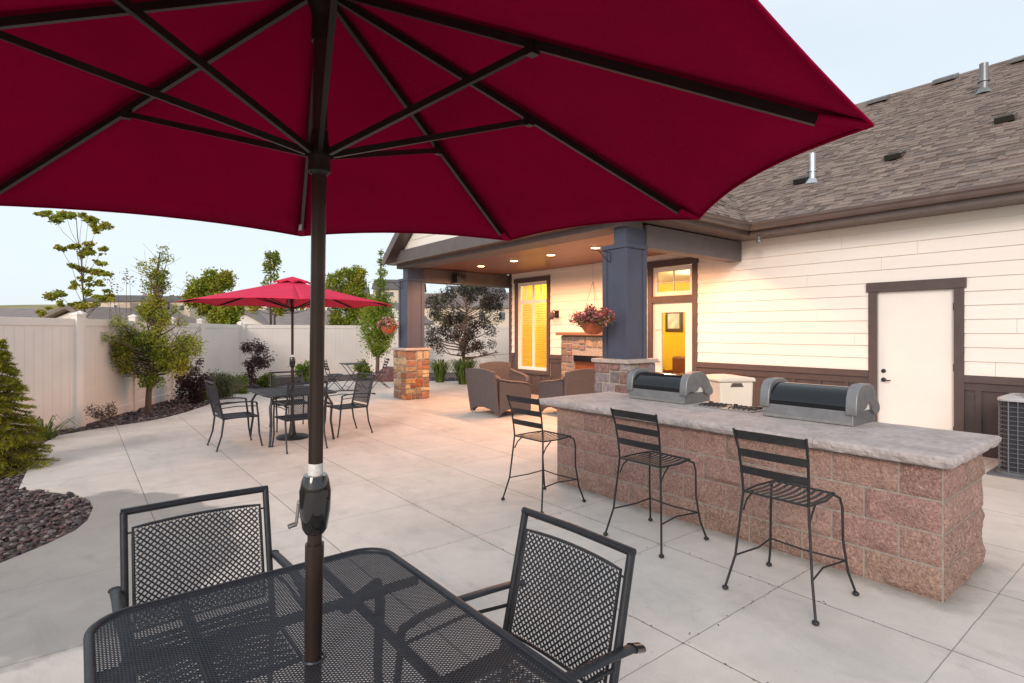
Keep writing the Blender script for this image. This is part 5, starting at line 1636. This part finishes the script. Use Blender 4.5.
house('grey roofed house close behind the left fence and the tiered maple', 78, 34, 0, 1.9, 2.85, 9, 7, R(6), 'pink', 'grey')
house('brown roofed house with sloping rake behind the left fence, near the tall bush', 122, 30, 0, 1.8, 2.75, 5, 6.5, R(70), 'white', 'brown')
house('pale hillside house with a dark roof right of the maple top', 128, 110, 3.2, 7.4, 8.6, 11, 8, R(8), 'cream', 'dark')
house('cream hillside house with a dark roof right of the tall bush top', 176, 120, 3.4, 7.8, 9.1, 13, 9, R(-6), 'cream', 'dark')
house('grey roofed house with a white gable under the far umbrella canopy', 285, 40, 0, 2.0, 3.0, 6.5, 6, R(12), 'white', 'grey')
house('white gabled end house beyond the fence left of the far umbrella pole', 252, 38, 0, 1.9, 2.9, 3, 3.4, R(95), 'white', 'grey')
house('cream house on the slope seen left of the far umbrella pole', 258, 130, 3, 8.3, 10.2, 12, 9, R(0), 'cream', 'brown')
house('white house on the slope seen right of the far umbrella pole', 320, 120, 3, 7.2, 9.4, 12, 9, R(-10), 'white', 'dark')
house('cream house on the slope left of the columnar tree', 345, 150, 6, 11, 13.5, 12, 9, R(10), 'cream', 'dark')
house('white gabled house right of the columnar tree by the far column', 398, 62, 0, 2.6, 4.6, 5, 6, R(80), 'white', 'grey')
house('cream hillside house above the white gabled one, beside the far column', 400, 140, 6, 12, 14.5, 12, 9, R(5), 'cream', 'dark')
house('tan roofed house low behind the dark purple tree on its left', 440, 90, 1.5, 5.5, 7.6, 11, 8, R(0), 'cream', 'brown')
house('pale house behind the middle of the dark purple tree', 478, 110, 3, 8, 10.4, 10, 8, R(12), 'white', 'dark')
house('pale house behind the right side of the dark purple tree', 505, 85, 1.5, 5.2, 7.4, 9, 8, R(-5), 'cream', 'grey')

# ---- bits of leaf litter in the joints round the stools
n_ = 170; pos = np.zeros((n_, 3))
for i in range(n_):
    if i % 2: pos[i] = (random.choice([2.52, 3.55]) + random.gauss(0, .012), random.uniform(.8, 5.2), .003)
    else: pos[i] = (random.uniform(1.8, 4.1), random.choice([1.74, 2.65, 3.68]) + random.gauss(0, .015), .003)
an = rng.uniform(0, 6.28, n_); sz = rng.uniform(.003, .010, n_)
ax_ = np.stack([np.cos(an), np.sin(an), rng.uniform(-.1, .3, n_)], 1) * sz[:, None]; bx = np.stack([-np.sin(an), np.cos(an), rng.uniform(-.1, .3, n_)], 1) * sz[:, None] * .5
V = np.stack([pos - ax_, pos + bx, pos + ax_, pos - bx], 1).reshape(-1, 3); V[:, 2] = np.maximum(V[:, 2], .0015)
o = fast_mesh('leaf_litter', V, np.arange(n_ * 4).reshape(-1, 4), np.array([(.06, .03, .015), (.10, .06, .025), (.04, .03, .02)])[rng.integers(0, 3, n_)], M['leaf'])
tag(o, 'tiny dry leaf bits caught in the patio joints by the bar stools', 'litter', kind='stuff')
